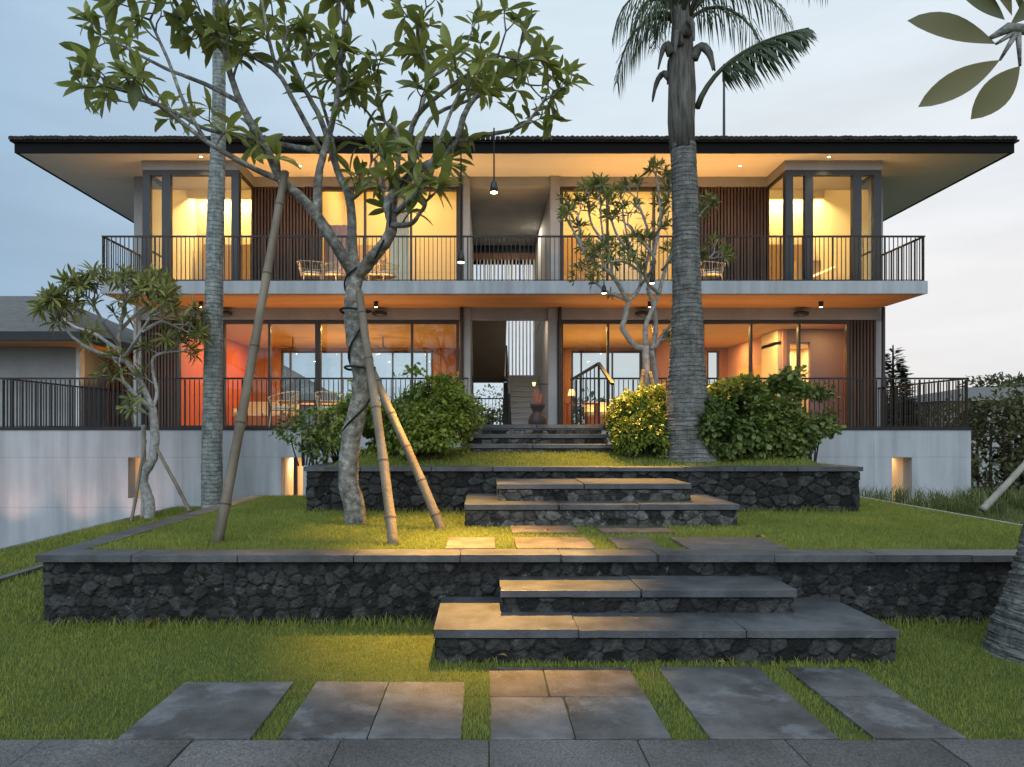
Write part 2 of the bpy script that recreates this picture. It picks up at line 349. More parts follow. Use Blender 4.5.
def palmbark(name, c1, c2, ring, streak):
    m, n, l, b = newmat(name); t = N(n, 'ShaderNodeTexCoord')
    nz = N(n, 'ShaderNodeTexNoise'); nz.inputs['Scale'].default_value = 7; nz.inputs['Detail'].default_value = 10; nz.inputs['Roughness'].default_value = .75; l.new(t.outputs['Object'], nz.inputs[0])
    r = N(n, 'ShaderNodeValToRGB'); r.color_ramp.elements[0].position = .40; r.color_ramp.elements[1].position = .68
    r.color_ramp.elements[0].color = (*c1, 1); r.color_ramp.elements[1].color = (*c2, 1); l.new(nz.outputs[0], r.inputs[0])
    w = N(n, 'ShaderNodeTexWave', wave_type='BANDS', bands_direction='Z', wave_profile='SAW'); w.inputs['Scale'].default_value = ring; w.inputs['Distortion'].default_value = 3.5; w.inputs['Detail'].default_value = 3; w.inputs['Detail Scale'].default_value = 2.5; l.new(t.outputs['Object'], w.inputs[0])
    mp = N(n, 'ShaderNodeMapping'); mp.inputs['Scale'].default_value = (34, 34, 2.2); l.new(t.outputs['Object'], mp.inputs[0])
    n2 = N(n, 'ShaderNodeTexNoise'); n2.inputs['Scale'].default_value = 1; n2.inputs['Detail'].default_value = 5; l.new(mp.outputs[0], n2.inputs[0])
    a = N(n, 'ShaderNodeMapRange'); a.inputs['From Max'].default_value = .22; a.inputs['To Min'].default_value = .60; l.new(w.outputs['Fac'], a.inputs['Value'])
    c = N(n, 'ShaderNodeMapRange'); c.inputs['From Min'].default_value = .34; c.inputs['From Max'].default_value = .6; c.inputs['To Min'].default_value = 1-streak; l.new(n2.outputs[0], c.inputs['Value'])
    k = N(n, 'ShaderNodeMath', operation='MULTIPLY'); l.new(a.outputs[0], k.inputs[0]); l.new(c.outputs[0], k.inputs[1])
    mx = N(n, 'ShaderNodeMix', data_type='RGBA', blend_type='MULTIPLY'); mx.inputs[0].default_value = 1; l.new(r.outputs[0], mx.inputs[6]); l.new(k.outputs[0], mx.inputs[7]); l.new(mx.outputs[2], b.inputs['Base Color'])
    bp = N(n, 'ShaderNodeBump'); bp.inputs['Strength'].default_value = 1; bp.inputs['Distance'].default_value = .02; l.new(k.outputs[0], bp.inputs['Height']); l.new(bp.outputs[0], b.inputs['Normal'])
    b.inputs['Roughness'].default_value = .9; b.inputs['Specular IOR Level'].default_value = .2
    return m
M['bark_palm'] = palmbark('palm_bark_grey', (.10,.10,.092), (.27,.265,.245), 5.0, .25)
M['bark_palm_pale'] = palmbark('palm_bark_pale', (.15,.17,.16), (.42,.44,.41), 4.0, .25)
M['bamboo_node'] = plain('bamboo_node', (.07,.055,.04), .8)
M['stem'] = plain('shrub_stem', (.05,.04,.03), .9)
M['bamboo'] = noisy('bamboo_pole', (.10,.08,.055), (.235,.195,.14), 5, .6, .3, 60, stretch=(1,1,.35))
M['bamboo_grey'] = noisy('weathered_pole', (.20,.19,.16), (.36,.34,.29), 6, .75, .3, 60, stretch=(1,1,.35))
M['rope'] = plain('black_rope', (.012,.011,.010), .8)
M['rattan'] = noisy('rattan', (.42,.33,.2), (.58,.47,.30), 20, .6, .3, 60)
M['cushion'] = plain('linen_cushion', (.5,.46,.4), .9)
M['clay'] = plain('dark_clay', (.035,.022,.018), .5)
M['lamp_body'] = plain('lamp_body', (.03,.03,.032), .4)
M['glow'] = emis('lamp_glow', (1,.78,.45), 14)
M['glow_soft'] = emis('lamp_glow_soft', (1,.62,.25), 2.2)
M['white_wood'] = plain('white_painted', (.7,.7,.68), .6)
M['dry_leaf'] = leafmat('fallen_leaf', (.18,.09,.03), (.35,.24,.10), .1, .6)
WARM = (1, .60, .22); WARM2 = (1, .72, .34); AMBER = (1, .56, .17)

# ------------------------------------------------------------------ numpy noise + stone faces
def vnoise(x, y, seed=0):
    def h(a, b):
        v = np.sin(a*127.1+b*311.7+seed*74.7)*43758.5453; return v-np.floor(v)
    xi = np.floor(x); yi = np.floor(y); xf = x-xi; yf = y-yi
    u = xf*xf*(3-2*xf); v = yf*yf*(3-2*yf)
    return (h(xi,yi)*(1-u)+h(xi+1,yi)*u)*(1-v)+(h(xi,yi+1)*(1-u)+h(xi+1,yi+1)*u)*v
def fbm(x, y, s=0, o=4):
    r = 0; a = .5
    for i in range(o): r = r+a*vnoise(x, y, s+i); x = x*2.03; y = y*2.03; a *= .5
    return r
def stone_face(name, org, ux, nrm, Wd, H, cell, mat, parent, res=.012, depth=.04, asp=1.25, seed=1):
    """rubble masonry face: grid displaced stone by stone. org bottom-left, ux along, up is z, nrm outward"""
    nu = max(2, int(Wd/res)+1); nv = max(2, int(H/res)+1)
    u, v = np.meshgrid(np.linspace(0, Wd, nu), np.linspace(0, H, nv))
    cw = cell*asp; ch = cell
    gu = u/cw+.25*fbm(u*3, v*3, seed+5)+.05*fbm(u*16, v*16, seed+6); gv = v/ch+.25*fbm(u*3+9, v*3, seed+7)
    iu = np.floor(gu); iv = np.floor(gv)
    f1 = np.full(u.shape, 9.); f2 = np.full(u.shape, 9.); cid = np.zeros(u.shape)
    def hs(a, b, k): q = np.sin(a*12.9898+b*78.233+k*37.7+seed)*43758.5453; return q-np.floor(q)
    for du in (-2,-1,0,1,2):
        for dv in (-1,0,1):
            a = iu+du; b = iv+dv
            sx = a+.5+.78*(hs(a,b,1)-.5); sy = b+.5+.7*(hs(a,b,2)-.5)
            d = np.sqrt((gu-sx)**2+(gv-sy)**2)*(1-.28*hs(a,b,4)); new = d < f1
            f2 = np.where(new, f1, np.minimum(f2, d)); f1 = np.where(new, d, f1); cid = np.where(new, hs(a,b,3), cid)
    e = np.clip((f2-f1)/.15, 0, 1); dome = 1-(1-e)**2.4
    hgt = depth*(dome*(.5+.7*cid))+.026*(fbm(u*20, v*20, seed)-.5)+.016*(fbm(u*55, v*55, seed+3)-.5)*e
    ux = np.array(ux); nr = np.array(nrm); org = np.array(org)
    V = org+u[...,None]*ux+v[...,None]*np.array([0,0,1.])+hgt[...,None]*nr
    idx = np.arange(nu*nv).reshape(nv, nu)
    Fc = np.stack([idx[:-1,:-1], idx[:-1,1:], idx[1:,1:], idx[1:,:-1]], -1).reshape(-1, 4)
    cr_ = np.cross(ux, [0,0,1.])
    if np.dot(cr_, nr) < 0: Fc = Fc[:, ::-1]
    var = np.clip((cid*1.1)*(.35+.65*e), 0, 1)
    light = hs(np.floor(cid*997), 0, 9) > .9
    var = np.where(light, np.clip(var*1.5+.2, 0, 1), var)
    return link_np(name, V.reshape(-1, 3), Fc, mat, parent, var.ravel(), True)
def worn(mb, x0, x1, y0, y1, z0, z1, st=.07, j=.0022, chip=.018):
    """stone slab with uneven, chipped edges"""
    pts = []
    cs = [(x0,y0),(x1,y0),(x1,y1),(x0,y1)]
    for i in range(4):
        a = Vector(cs[i]); b = Vector(cs[(i+1) % 4]); L = (b-a).length; n = max(2, int(L/st)); d = (b-a)/L; nr = Vector((-d.y, d.x))
        c0 = random.uniform(.004, chip) if random.random() < .6 else .004
        c1 = random.uniform(.004, chip) if random.random() < .6 else .004
        for k in range(n+1):
            t = c0+(L-c0-c1)*k/n; o = random.uniform(0, j)+(random.uniform(.003,.009) if random.random() < .06 else 0)
            p = a+d*t+nr*o; pts.append((p.x, p.y, z0))
    mb.prism(pts, (0,0,z1-z0)); return mb
def slab_row(mb, x0, x1, y0, y1, z0, z1, n, jit=.15):
    """row of butted slabs with 4 mm joints"""
    xs = [x0+(x1-x0)*(i+(random.uniform(-jit, jit) if 0 < i < n else 0))/n for i in range(n+1)]
    for a, b in zip(xs[:-1], xs[1:]): worn(mb, a+.001, b-.001, y0, y1, z0, z1+random.uniform(-.004,.004))

# ------------------------------------------------------------------ leaves
def leaf_batch(base, direc, up, L, Wd, bend=.25, fold=.25, st=2):
    """folded lance-shaped leaf, st cross-sections (3 by default). arrays (n,3)"""
    n = len(base)
    d = direc/np.linalg.norm(direc, axis=1, keepdims=True)
    s = np.cross(d, up); s /= np.linalg.norm(s, axis=1, keepdims=True)+1e-9
    u = np.cross(s, d)
    L = L[:, None]; Wd = Wd[:, None]; bend = (np.zeros(n)+bend)[:, None]; fo = u*Wd*fold
    if st == 2: ts = [.36, .72]; ws = [.40, .5]
    else:
        ts = [(k+1)/(st+1) for k in range(st)]; ws = [.5*math.sin(math.pi*t**1.25)**.75 for t in ts]
    cols = [base]
    for t, w in zip(ts, ws):
        c = base+d*L*t-u*L*bend*t*t; cols += [c-s*Wd*w+fo*w*2, c, c+s*Wd*w+fo*w*2]
    cols.append(base+d*L-u*L*bend)
    V = np.stack(cols, 1).reshape(-1, 3); m = len(cols); tri = [[0,2,1],[0,3,2]]
    for k in range(len(ts)-1):
        a = 1+3*k; tri += [[a,a+1,a+4],[a,a+4,a+3],[a+1,a+2,a+5],[a+1,a+5,a+4]]
    a = 1+3*(len(ts)-1); tri += [[a,a+1,m-1],[a+1,a+2,m-1]]
    Fc = (np.array(tri)[None]+(np.arange(n)*m)[:, None, None]).reshape(-1, 3)
    return V, Fc, m
def rosettes(tips, dirs, k, L, Wd, name, mat, parent, droop=.3, seed=0, spread=(35,100)):
    g = np.random.default_rng(seed+11); B = []; D = []; U = []; LL = []; WW = []; var = []; BN = []
    for t, d in zip(tips, dirs):
        t = np.array(t); d = np.array(d)/np.linalg.norm(d)
        a = np.cross(d, [.3,.2,1.]); a /= np.linalg.norm(a); b = np.cross(d, a)
        kk = int(k*g.uniform(.7, 1.3)); ph = g.uniform(0, 6.28); tone = g.uniform(0, 1)
        for i in range(kk):
            an = ph+i*2.4; th = R(g.uniform(*spread)) if i > 1 else R(g.uniform(5, 30))
            v = d*math.cos(th)+(a*math.cos(an)+b*math.sin(an))*math.sin(th)
            v[2] -= droop*g.uniform(0, 1)
            B.append(t-d*g.uniform(0, .05)); D.append(v); U.append(d+g.normal(0,.25,3)+np.array([0,0,.3]))
            l_ = L*g.uniform(.6, 1.15); LL.append(l_); WW.append(Wd*g.uniform(.75, 1.15)*l_/L); var.append(np.clip(tone*.5+g.uniform(0,.6), 0, 1)); BN.append(g.uniform(.05, .4))
    V, Fc, c = leaf_batch(np.array(B), np.array(D), np.array(U), np.array(LL), np.array(WW), np.array(BN), .22, 4)
    return link_np(name, V, Fc, mat, parent, np.repeat(var, c), True)
def blob_leaves(name, mat, parent, blobs, n, size, seed=0, shell=.55, droop=.2, asp=.5, clump=2.2, zmin=None):
    """leaf cloud over noisy ellipsoids (cx,cy,cz,rx,ry,rz)"""
    g = np.random.default_rng(seed); w = np.array([b[3]*b[5]+b[4]*b[5] for b in blobs]); w = w/w.sum()
    ch = g.choice(len(blobs), int(n*1.9), p=w); bl = np.array(blobs)[ch]
    d = g.normal(0, 1, (len(ch), 3)); d /= np.linalg.norm(d, axis=1, keepdims=True)
    r = g.uniform(shell, 1.0, len(ch))**.6
    nn = fbm(d[:,0]*clump+bl[:,0]*3+50, d[:,2]*clump+d[:,1]*clump*.7+seed+50, seed)
    r = r*(.62+.8*nn)
    p = bl[:,:3]+d*bl[:,3:]*r[:,None]
    # gaps: drop leaves where a second noise is low
    keep = fbm(p[:,0]*3.2+p[:,1]*2+60, p[:,2]*3.2+60, seed+2) > .42
    if zmin is not None: keep &= p[:,2] > zmin
    p = p[keep][:n]; d = d[keep][:n]
    m = len(p); dr = d*.7+g.normal(0, .55, (m, 3)); dr[:,2] -= droop
    up = g.normal(0,.5,(m,3))+np.array([0,0,1.])
    L = size*g.uniform(.6, 1.25, m)
    V, Fc, c = leaf_batch(p, dr, up, L, L*asp*g.uniform(.8,1.2,m), .2, .15)
    var = np.clip(.55*g.uniform(0,1,m)+.75*(fbm(p[:,0]*2.5+40, p[:,2]*2.5+40, seed+5)-.2), 0, 1)
    return link_np(name, V, Fc, mat, parent, np.repeat(var, c), True)

# ------------------------------------------------------------------ ground, lawns, paving
LZ = .595      # terrace level
struct(MB().box(-400, 400, -60, 1200, -2.2, -1.25).build('ground', M['far_ground']))
def lawn_sheet(name, x0, x1, y0, y1, zf, res=.12, zb=None):
    nx = int((x1-x0)/res)+2; ny = int((y1-y0)/res)+2
    X, Y = np.meshgrid(np.linspace(x0, x1, nx), np.linspace(y0, y1, ny)); Z = zf(X, Y)
    idx = np.arange(nx*ny).reshape(ny, nx)
    Fc = np.stack([idx[:-1,:-1], idx[:-1,1:], idx[1:,1:], idx[1:,:-1]], -1).reshape(-1, 4)
    return struct(link_np(name, np.stack([X,Y,Z], -1).reshape(-1,3), Fc, M['soil'], None, None, True))
zlow = lambda x, y: -.012+.03*fbm(x*.8+30, y*.8+30, 3)-.012+0.02*np.clip((y-4.4), 0, 1)
zmid = lambda x, y: LZ-.03+.02*fbm(x*1.1+30, y*1.1+30, 5)
zup = lambda x, y: 1.10+.16*np.clip((y-8.9)/1.0, 0, 1)+.03*fbm(x*1.5+30, y*1.5+30, 8)
zright = lambda x, y: .04+.05*fbm(x*.7+30, y*.7+30, 9)
MBs = MB().box(-6.4, 26, 1.5, 14.2, -1.25, -.06); struct(MBs.build('ground', M['soil']))
struct(MB().box(-30, -6.47, -2, 14.2, -1.25, -.9).build('ground', M['curb_paver']))
lawn_sheet('lawn', -6.4, 26, 1.5, 14.2, zlow, .15)
kb = MB().box(-6.52, -6.4, 3.2, 14.2, -1.24, .02); struct(kb.build('kerb', M['coping']))

def in_rects(x, y, rs):
    k = np.zeros(len(x), bool)
    for a, b, c, d in rs: k |= (x > a) & (x < b) & (y > c) & (y < d)
    return k
def grass(name, area, dens, zf, excl, hgt, wid, label, seed=0, mat='grass', lean=.55):
    g = np.random.default_rng(seed); x0, x1, y0, y1 = area
    n = int((x1-x0)*(y1-y0)*dens); x = g.uniform(x0, x1, n); y = g.uniform(y0, y1, n)
    k = ~in_rects(x, y, excl); x = x[k]; y = y[k]; n = len(x); z = zf(x, y)-.004
    patch = .6*fbm(x*1.3+20, y*1.3+20, seed+1)+.4*fbm(x*7+20, y*7+20, seed+4)
    h = hgt*g.uniform(.5, 1.25, n)*(.7+.7*patch); a = g.uniform(0, 6.283, n); b = a+g.normal(1.57, .6, n)
    w = wid*g.uniform(.7, 1.3, n)
    base = np.stack([x, y, z], -1); sx = np.stack([np.cos(a), np.sin(a), np.zeros(n)], -1)*w[:,None]
    ln = (lean*h*g.uniform(.1, 1.3, n))[:,None]*np.stack([np.cos(b), np.sin(b), np.zeros(n)], -1)
    mid = base+ln*.35+np.array([0,0,1.])*(h*.6)[:,None]; tip = base+ln+np.array([0,0,1.])*h[:,None]
    V = np.stack([base-sx, base+sx, mid+sx*.7, mid-sx*.7, tip], 1).reshape(-1, 3)
    o = np.arange(n)*5
    Fc = np.concatenate([np.stack([o, o+1, o+2], -1), np.stack([o, o+2, o+3], -1), np.stack([o+3, o+2, o+4], -1)])
    var = np.clip(.7*patch+.45*g.uniform(0, 1, n)-.05, 0, 1)
    return stuff(link_np(name, V, Fc, M[mat], None, np.repeat(var, 5), False), label, 'grass')

# front paving row (flamed slabs) and stepping slabs
Yr = 3.535
for j, (y0, y1) in enumerate([(2.78, Yr), (2.02, 2.772)]):
    xs = [-6.1+i*.765+(.38 if j else 0) for i in range(18)]
    for a in xs: struct(worn(MB(), a+.002, a+.763, y0, y1-.003, -.03, .004+random.uniform(-.002,.003)).build('paving', M['curb_paver'], bevel=.004))
slabs = [(-1.91,-1.215,3.54,4.34,'paver'), (-1.07,-.612,3.54,4.34,'paver'), (-.608,-.124,3.54,4.34,'paver'),
         (.026,.468,3.54,4.088,'paver'), (.472,.97,3.54,4.088,'paver'), (.026,.385,4.092,4.60,'paver_brown'), (.389,.97,4.092,4.60,'paver_brown'),
         (1.166,1.84,3.54,4.62,'paver'), (2.02,2.50,3.54,4.088,'paver'), (2.02,2.50,4.092,4.60,'paver')]
for a, b, c, d, mt in slabs:
    o = struct(worn(MB(), a, b, c, d, -.03, .008+random.uniform(-.002,.002)).build('paving', M[mt], bevel=.006)); o.rotation_euler = (random.uniform(-.005,.005), random.uniform(-.006,.006), random.uniform(-.004,.004))
tsl = [(447,495,538,549.5),(515,591,538,549.5),(613,656,538,549.5),(679,775,538,549.5),(511,576,525.5,533),(598,669,525.5,533)]
up_ex = []
for a, b, t, u in tsl:
    y0 = 5.815; ya = F*(EYE-LZ)/(t-CYP); yb = F*(EYE-LZ)/(u-CYP)
    ya = min(ya, 7.2); x0 = PX(a, (ya+yb)/2); x1 = PX(b, (ya+yb)/2); yb = max(yb, 5.815)
    up_ex.append((x0, x1, yb, ya))
    struct(worn(MB(), x0, x1, yb, ya, LZ-.06, LZ+.008).build('paving', M['paver_brown' if a < 600 else 'paver'], bevel=.005))

# ------------------------------------------------------------------ terrace 1: retaining wall, kerb
WX0, WX1 = -3.65, 26.0
wall1 = thing('retaining_wall', 'long dark rubble-stone retaining wall with grey coping holding up the front lawn', 'wall', (0, 5.6, 0))
stone_face('masonry', (WX0+.03, 5.62, -.02), (1,0,0), (0,-1,0), 12.6, LZ-.05, .092, M['basalt'], wall1, .0115, .034, 1.15, 3)
MB().box(WX0+.04, WX1, 5.615, 5.8, -.1, LZ-.05).build('core', M['basalt'], wall1)
cp = MB(); slab_row(cp, WX0, WX0+.85*28, 5.53, 5.81, LZ-.058, LZ, 28, .08); cp.build('coping', M['coping'], wall1, bevel=.005)
MB().box(WX0+.03, WX0+.06, 5.8, 10.7, -.1, LZ-.055).build('side_face', M['basalt'], wall1)
ck = MB()
for i in range(6): ck.box(WX0, WX0+.24, 5.812+i*.815, 5.812+(i+1)*.815-.004, LZ-.055, LZ+random.uniform(-.002,.002))
ck.build('coping', M['coping'], wall1, bevel=.005)
MB().box(WX0+.06, 5.74, 5.8, 10.7, -.1, LZ-.09).build('fill', M['soil'], wall1)
rk = MB().box(5.74, 5.80, 5.8, 14.1, -.1, LZ-.004); rk.build('edging', M['concrete_smooth'], wall1)
MB().box(WX0+.06, 5.74, 10.7, 10.78, -.1, LZ-.01).build('rear_edging', M['concrete_smooth'], wall1)
lawn_sheet('lawn', WX0+.2, 5.745, 5.8, 10.7, zmid, .12)
# little kerb on the far left lawn
tag(MB().box(-5.16, -5.06, 4.5, 13.5, -.03, .055).build('kerb', M['coping']), 'thin grey stone edging strip crossing the grass at the far left', 'kerb')

def steps(name, label, treads, matr, seed, loc):
    """treads: (x0,x1,yfront,yback,zbase,ztop)"""
    t = thing(name, label, 'steps', loc)
    for i, (x0, x1, yf, yb, zb, zt) in enumerate(treads):
        st = MB().box(x0+.03, x1-.03, yf+.05, yb, zb, zt-.056).build('step', M[matr], t)
        stone_face('riser', (x0+.02, yf+.045, zb-.01), (1,0,0), (0,-1,0), x1-x0-.04, zt-.056-zb, .10, M[matr], st, .011, .028, 1.3, seed+i)
        stone_face('riser', (x1-.03, yf+.03, zb-.01), (0,1,0), (1,0,0), yb-yf-.03, zt-.056-zb, .12, M[matr], st, .013, .02, 1.3, seed+i+7)
        stone_face('riser', (x0+.03, yf+.03, zb-.01), (0,1,0), (-1,0,0), yb-yf-.03, zt-.056-zb, .12, M[matr], st, .013, .02, 1.3, seed+i+9)
        a = MB(); slab_row(a, x0, x1, yf, yb, zt-.056, zt, max(2, round((x1-x0)/.95)), .12); a.build('tread', M['coping'], st, bevel=.006)
    return t
steps('garden_steps', 'two wide dark stone steps rising from the front paving to the lower lawn wall', [
    (PX(433,4.67), PX(900,4.67), 4.67, 5.6, 0, .239), (PX(500,5.1), PX(798,5.1), 5.10, 5.6, .239, .411)], 'basalt', 20, (.9, 4.7, 0))
steps('garden_steps', 'pair of grey rubble-stone steps leading onto the raised planted platform', [
    (PX(464,7.23), PX(740,7.23), 7.23, 8.56, LZ-.02, .82), (PX(497,7.6), PX(692,7.6), 7.60, 8.56, .82, 1.01)], 'mortar_stone', 40, (1.2, 7.3, LZ))
PLX0, PLX1 = PX(303.5, 8.54), PX(863, 8.54)
wall2 = thing('retaining_wall', 'shorter dark rubble wall with thin coping round the raised shrub platform', 'wall', (1.3, 8.6, LZ))
stone_face('masonry', (PLX0+.03, 8.60, LZ-.03), (1,0,0), (0,-1,0), PLX1-PLX0-.06, 1.15-LZ-.03, .115, M['basalt'], wall2, .0125, .045, 1.5, 11)
stone_face('masonry', (PLX1-.06, 8.59, .0), (0,1,0), (1,0,0), 5.3, 1.15-.055, .15, M['basalt'], wall2, .02, .04, 1.5, 12)
stone_face('masonry', (PLX0+.06, 8.59, .0), (0,1,0), (-1,0,0), 5.3, 1.15-.055, .15, M['basalt'], wall2, .02, .04, 1.5, 13)
MB().box(PLX0+.06, PLX1-.06, 8.6, 8.8, 0, 1.09).build('core', M['basalt'], wall2)
cp = MB(); slab_row(cp, PLX0, PLX1, 8.52, 8.82, 1.097, 1.15, 9)
for i in range(6):
    cp.box(PLX0, PLX0+.28, 8.824+i*.85, 8.82+(i+1)*.85, 1.097, 1.15); cp.box(PLX1-.28, PLX1, 8.824+i*.85, 8.82+(i+1)*.85, 1.097, 1.15)
cp.build('coping', M['coping'], wall2, bevel=.005)
MB().box(PLX0+.08, PLX1-.08, 8.8, 14.2, 0, 1.05).build('fill', M['soil'], wall2)
lawn_sheet('lawn', PLX0+.24, PLX1-.24, 8.8, 14.22, zup, .12)
DK = 1.672     # deck level
steps('entry_steps', 'three weathered stone steps below the house passage between the shrubs', [
    (-.34, 1.95, 9.9, 14.22, 1.2, 1.405), (-.32, 1.87, 10.3, 14.22, 1.405, 1.55), (-.30, 1.85, 10.7, 14.22, 1.55, 1.70)], 'mortar_stone', 60, (.8, 10, 1.2))

# lawns
grass('grass', (-6.4, 8.5, 2.95, 5.62), 8200, zlow, [(-1.90,-1.225,3.5,4.33),(-1.06,-.134,3.5,4.33),(.036,.96,3.5,4.59),(1.176,1.83,3.5,4.61),(2.03,2.49,3.5,4.59),(-9,9,0,3.53),(PX(433,4.67)+.02,PX(900,4.67)-.02,4.72,5.7)], .030, .0019, 'short green lawn grass in front of the stone retaining wall', 1)
grass('grass', (-6.4, -3.68, 5.62, 14.2), 1800, zlow, [], .055, .004, 'grass strip beside the left edge of the raised lawn', 2)
grass('grass', (WX0+.23, 5.75, 5.80, 10.7), 5600, zmid, up_ex+[(PX(464,7.23)+.02, PX(740,7.23)-.02, 7.27, 8.6), (PLX0+.02, PLX1-.02, 8.56, 11)], .036, .0026, 'short lawn grass on the terrace above the front wall', 3)
grass('grass', (PLX0+.28, PLX1-.28, 8.81, 11.2), 3000, zup, [(-.3,1.9,9.93,12)], .045, .004, 'lawn grass on the raised platform below the entry steps', 4)
grass('grass', (5.8, 15, 8.5, 14.1), 900, zright, [], .10, .006, 'rough grass on the lower ground beside the right plinth wall', 5, 'tall_grass')

fx = [(PX(433,4.67)-.05, PX(900,4.67)+.05, 4.7, 5.7)]
grass('grass', (-3.6, 8.0, 5.47, 5.60), 2200, zlow, fx, .085, .003, 'longer unmown grass along the foot of the front wall', 11, lean=.8)
grass('grass', (PX(433,4.67), PX(900,4.67), 4.60, 4.70), 1800, zlow, [], .05, .003, 'longer grass along the foot of the lower step', 12, lean=.8)
grass('grass', (PLX0, PLX1, 8.46, 8.56), 2000, zmid, [(PX(464,7.23), PX(740,7.23), 7, 9)], .08, .003, 'longer grass along the foot of the platform wall', 13, lean=.8)
# ------------------------------------------------------------------ HOUSE
HX0, HX1, HF, HB = -8.97, 10.17, 17.5, 25.0
BF = 15.68; BZ0, BZ1 = 4.76, 5.05; SOF = 8.10; EV = 15.9; EZ = 8.49; EXL, EXR = -10.96, 12.33
DKF = 14.23; DXR = 10.13; DXL = -16.0
house = thing('house', 'two-storey concrete house with long balcony, wide dark eaves and warmly lit glass walls', 'house', (.6, 17.5, 0))
def hb(name, mat, *boxes):
    for b in boxes: MB().box(*b).build(name, M[mat], house)
# plinth with three lit window niches
nz_ = [(PX(128,DKF), PX(143,DKF)), (PX(281,DKF), PX(303,DKF)), (PX(892,DKF), PX(912,DKF))]
ntop = PZ(457.5, DKF); nbot = .12
cuts = sorted(nz_); mb = MB(); x = DXL
for a, b in cuts:
    mb.box(x, a, DKF, DKF+.3, -1.3, DK-.06); mb.box(a, b, DKF, DKF+.3, ntop, DK-.06); mb.box(a, b, DKF, DKF+.3, -1.3, nbot if a > -6 else .2); x = b
mb.box(x, DXR, DKF, DKF+.3, -1.3, DK-.06)
mb.box(DXR-.25, DXR, DKF+.3, HB, -1.3, DK-.06)
mb.build('plinth_wall', M['concrete'], house)
for i, (a, b) in enumerate(cuts):
    z0 = nbot if a > -6 else .2
    f = MB(); f.box(a-.12, a-.002, DKF+.302, DKF+1.5, z0-.1, ntop+.1); f.box(b+.002, b+.12, DKF+.302, DKF+1.5, z0-.1, ntop+.1)
    f.box(a, b, DKF+1.4, DKF+1.5, z0-.1, ntop+.1); f.box(a, b, DKF+.31, DKF+1.4, ntop+.002, ntop+.1); f.box(a, b, DKF+.31, DKF+1.4, z0-.1, z0)
    w = f.build('niche', M['cream'], house)
    lamp('AREA', ((a+b)/2, DKF+.8, ntop-.02), 3 if i != 1 else 9, (1,.62,.36), (0,0,0), .3)
    if i == 1:
        MB().box(a+.12, a+.20, DKF+.5, DKF+.55, z0, ntop).build('window_frame', M['brown_frame'], w)
hb('deck', 'concrete_smooth', (DXL, DXR-.002, DKF+.002, HF+.6, DK-.058, DK))
hb('deck_edge', 'black_metal', (DXL, DXR+.02, DKF-.02, DKF, DK-.05, DK+.012), (DXR, DXR+.02, DKF, HF, DK-.05, DK+.012))
hb('landing', 'coping', (-.30, 1.85, 10.72, DKF-.032, DK-.06, DK+.03))
# floors, ceilings
hb('floor', 'floor_in', (HX0+.16, -.62, HF+.62, 23.3, DK-.06, DK), (1.93, HX1-.16, HF+.62, 23.3, DK-.06, DK), (-.6, 1.91, HF+.62, 25, DK-.06, DK))
hb('balcony', 'concrete', (HX0+.13, HX1, BF, HF-.2, BZ0, BZ1))
hb('balcony', 'concrete', (HX0+.13, HX1, HF-.196, HF+.12, BZ0+.12, BZ1))
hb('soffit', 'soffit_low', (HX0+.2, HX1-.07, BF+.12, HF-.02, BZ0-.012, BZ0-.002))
hb('upper_floor', 'floor_in', (HX0+.16, -.56, HF+.122, 23.3, BZ0+.1, BZ1-.003), (1.86, HX1-.16, HF+.122, 23.3, BZ0+.1, BZ1-.003), (-.36, 1.66, HF+.122, 19.0, BZ0+.1, BZ1-.003))
# beams
hb('beam', 'concrete_smooth', (HX0, HX1, HF-.05, HF+.15, PZ(320,HF), BZ0-.015))
hb('beam', 'concrete_smooth', (PX(252,HF), PX(770,HF), HF-.05, HF+.15, PZ(187,HF), SOF-.004))
# side walls, rear walls
hb('side_wall', 'concrete', (HX0, HX0+.15, HF, HB, DK, SOF+.4)); hb('side_wall', 'concrete', (HX1-.15, HX1, HF, HB, DK, SOF+.4))
hb('column', 'concrete_smooth', (HX0+.002, PX(143,HF), HF-.06, HF+.1, BZ1, SOF-.002)); hb('column', 'concrete_smooth', (PX(880,HF), HX1-.002, HF-.06, HF+.1, BZ1, SOF-.002))
hb('column', 'concrete_smooth', (PX(464.3,HF), PX(470.3,HF), HF-.12, HF+.1, DK, BZ0-.02)); hb('column', 'concrete_smooth', (PX(548,HF), PX(556.5,HF), HF-.12, HF+.1, DK, BZ0-.02))
hb('column', 'concrete_smooth', (PX(463,HF), PX(470,HF), HF-.12, HF+.1, BZ1, SOF-.006)); hb('column', 'concrete_smooth', (PX(550,HF), PX(559.5,HF), HF-.12, HF+.1, BZ1, SOF-.006))
for px in (461.8, 559.0, 879.5):
    MB().tube([(PX(px,HF), HF-.17, DK), (PX(px,HF), HF-.17, BZ0-.014)], .045, 10).build('downpipe', M['brown_frame'], house)
MB().tube([(PX(139,HF), HF-.17, DK), (PX(139,HF), HF-.17, BZ0-.014)], .05, 10).build('downpipe', M['concrete_smooth'], house)
MB().tube([(PX(460.5,HF), HF-.15, BZ1), (PX(460.5,HF), HF-.15, SOF-.006)], .05, 10).build('downpipe', M['brown_frame'], house)
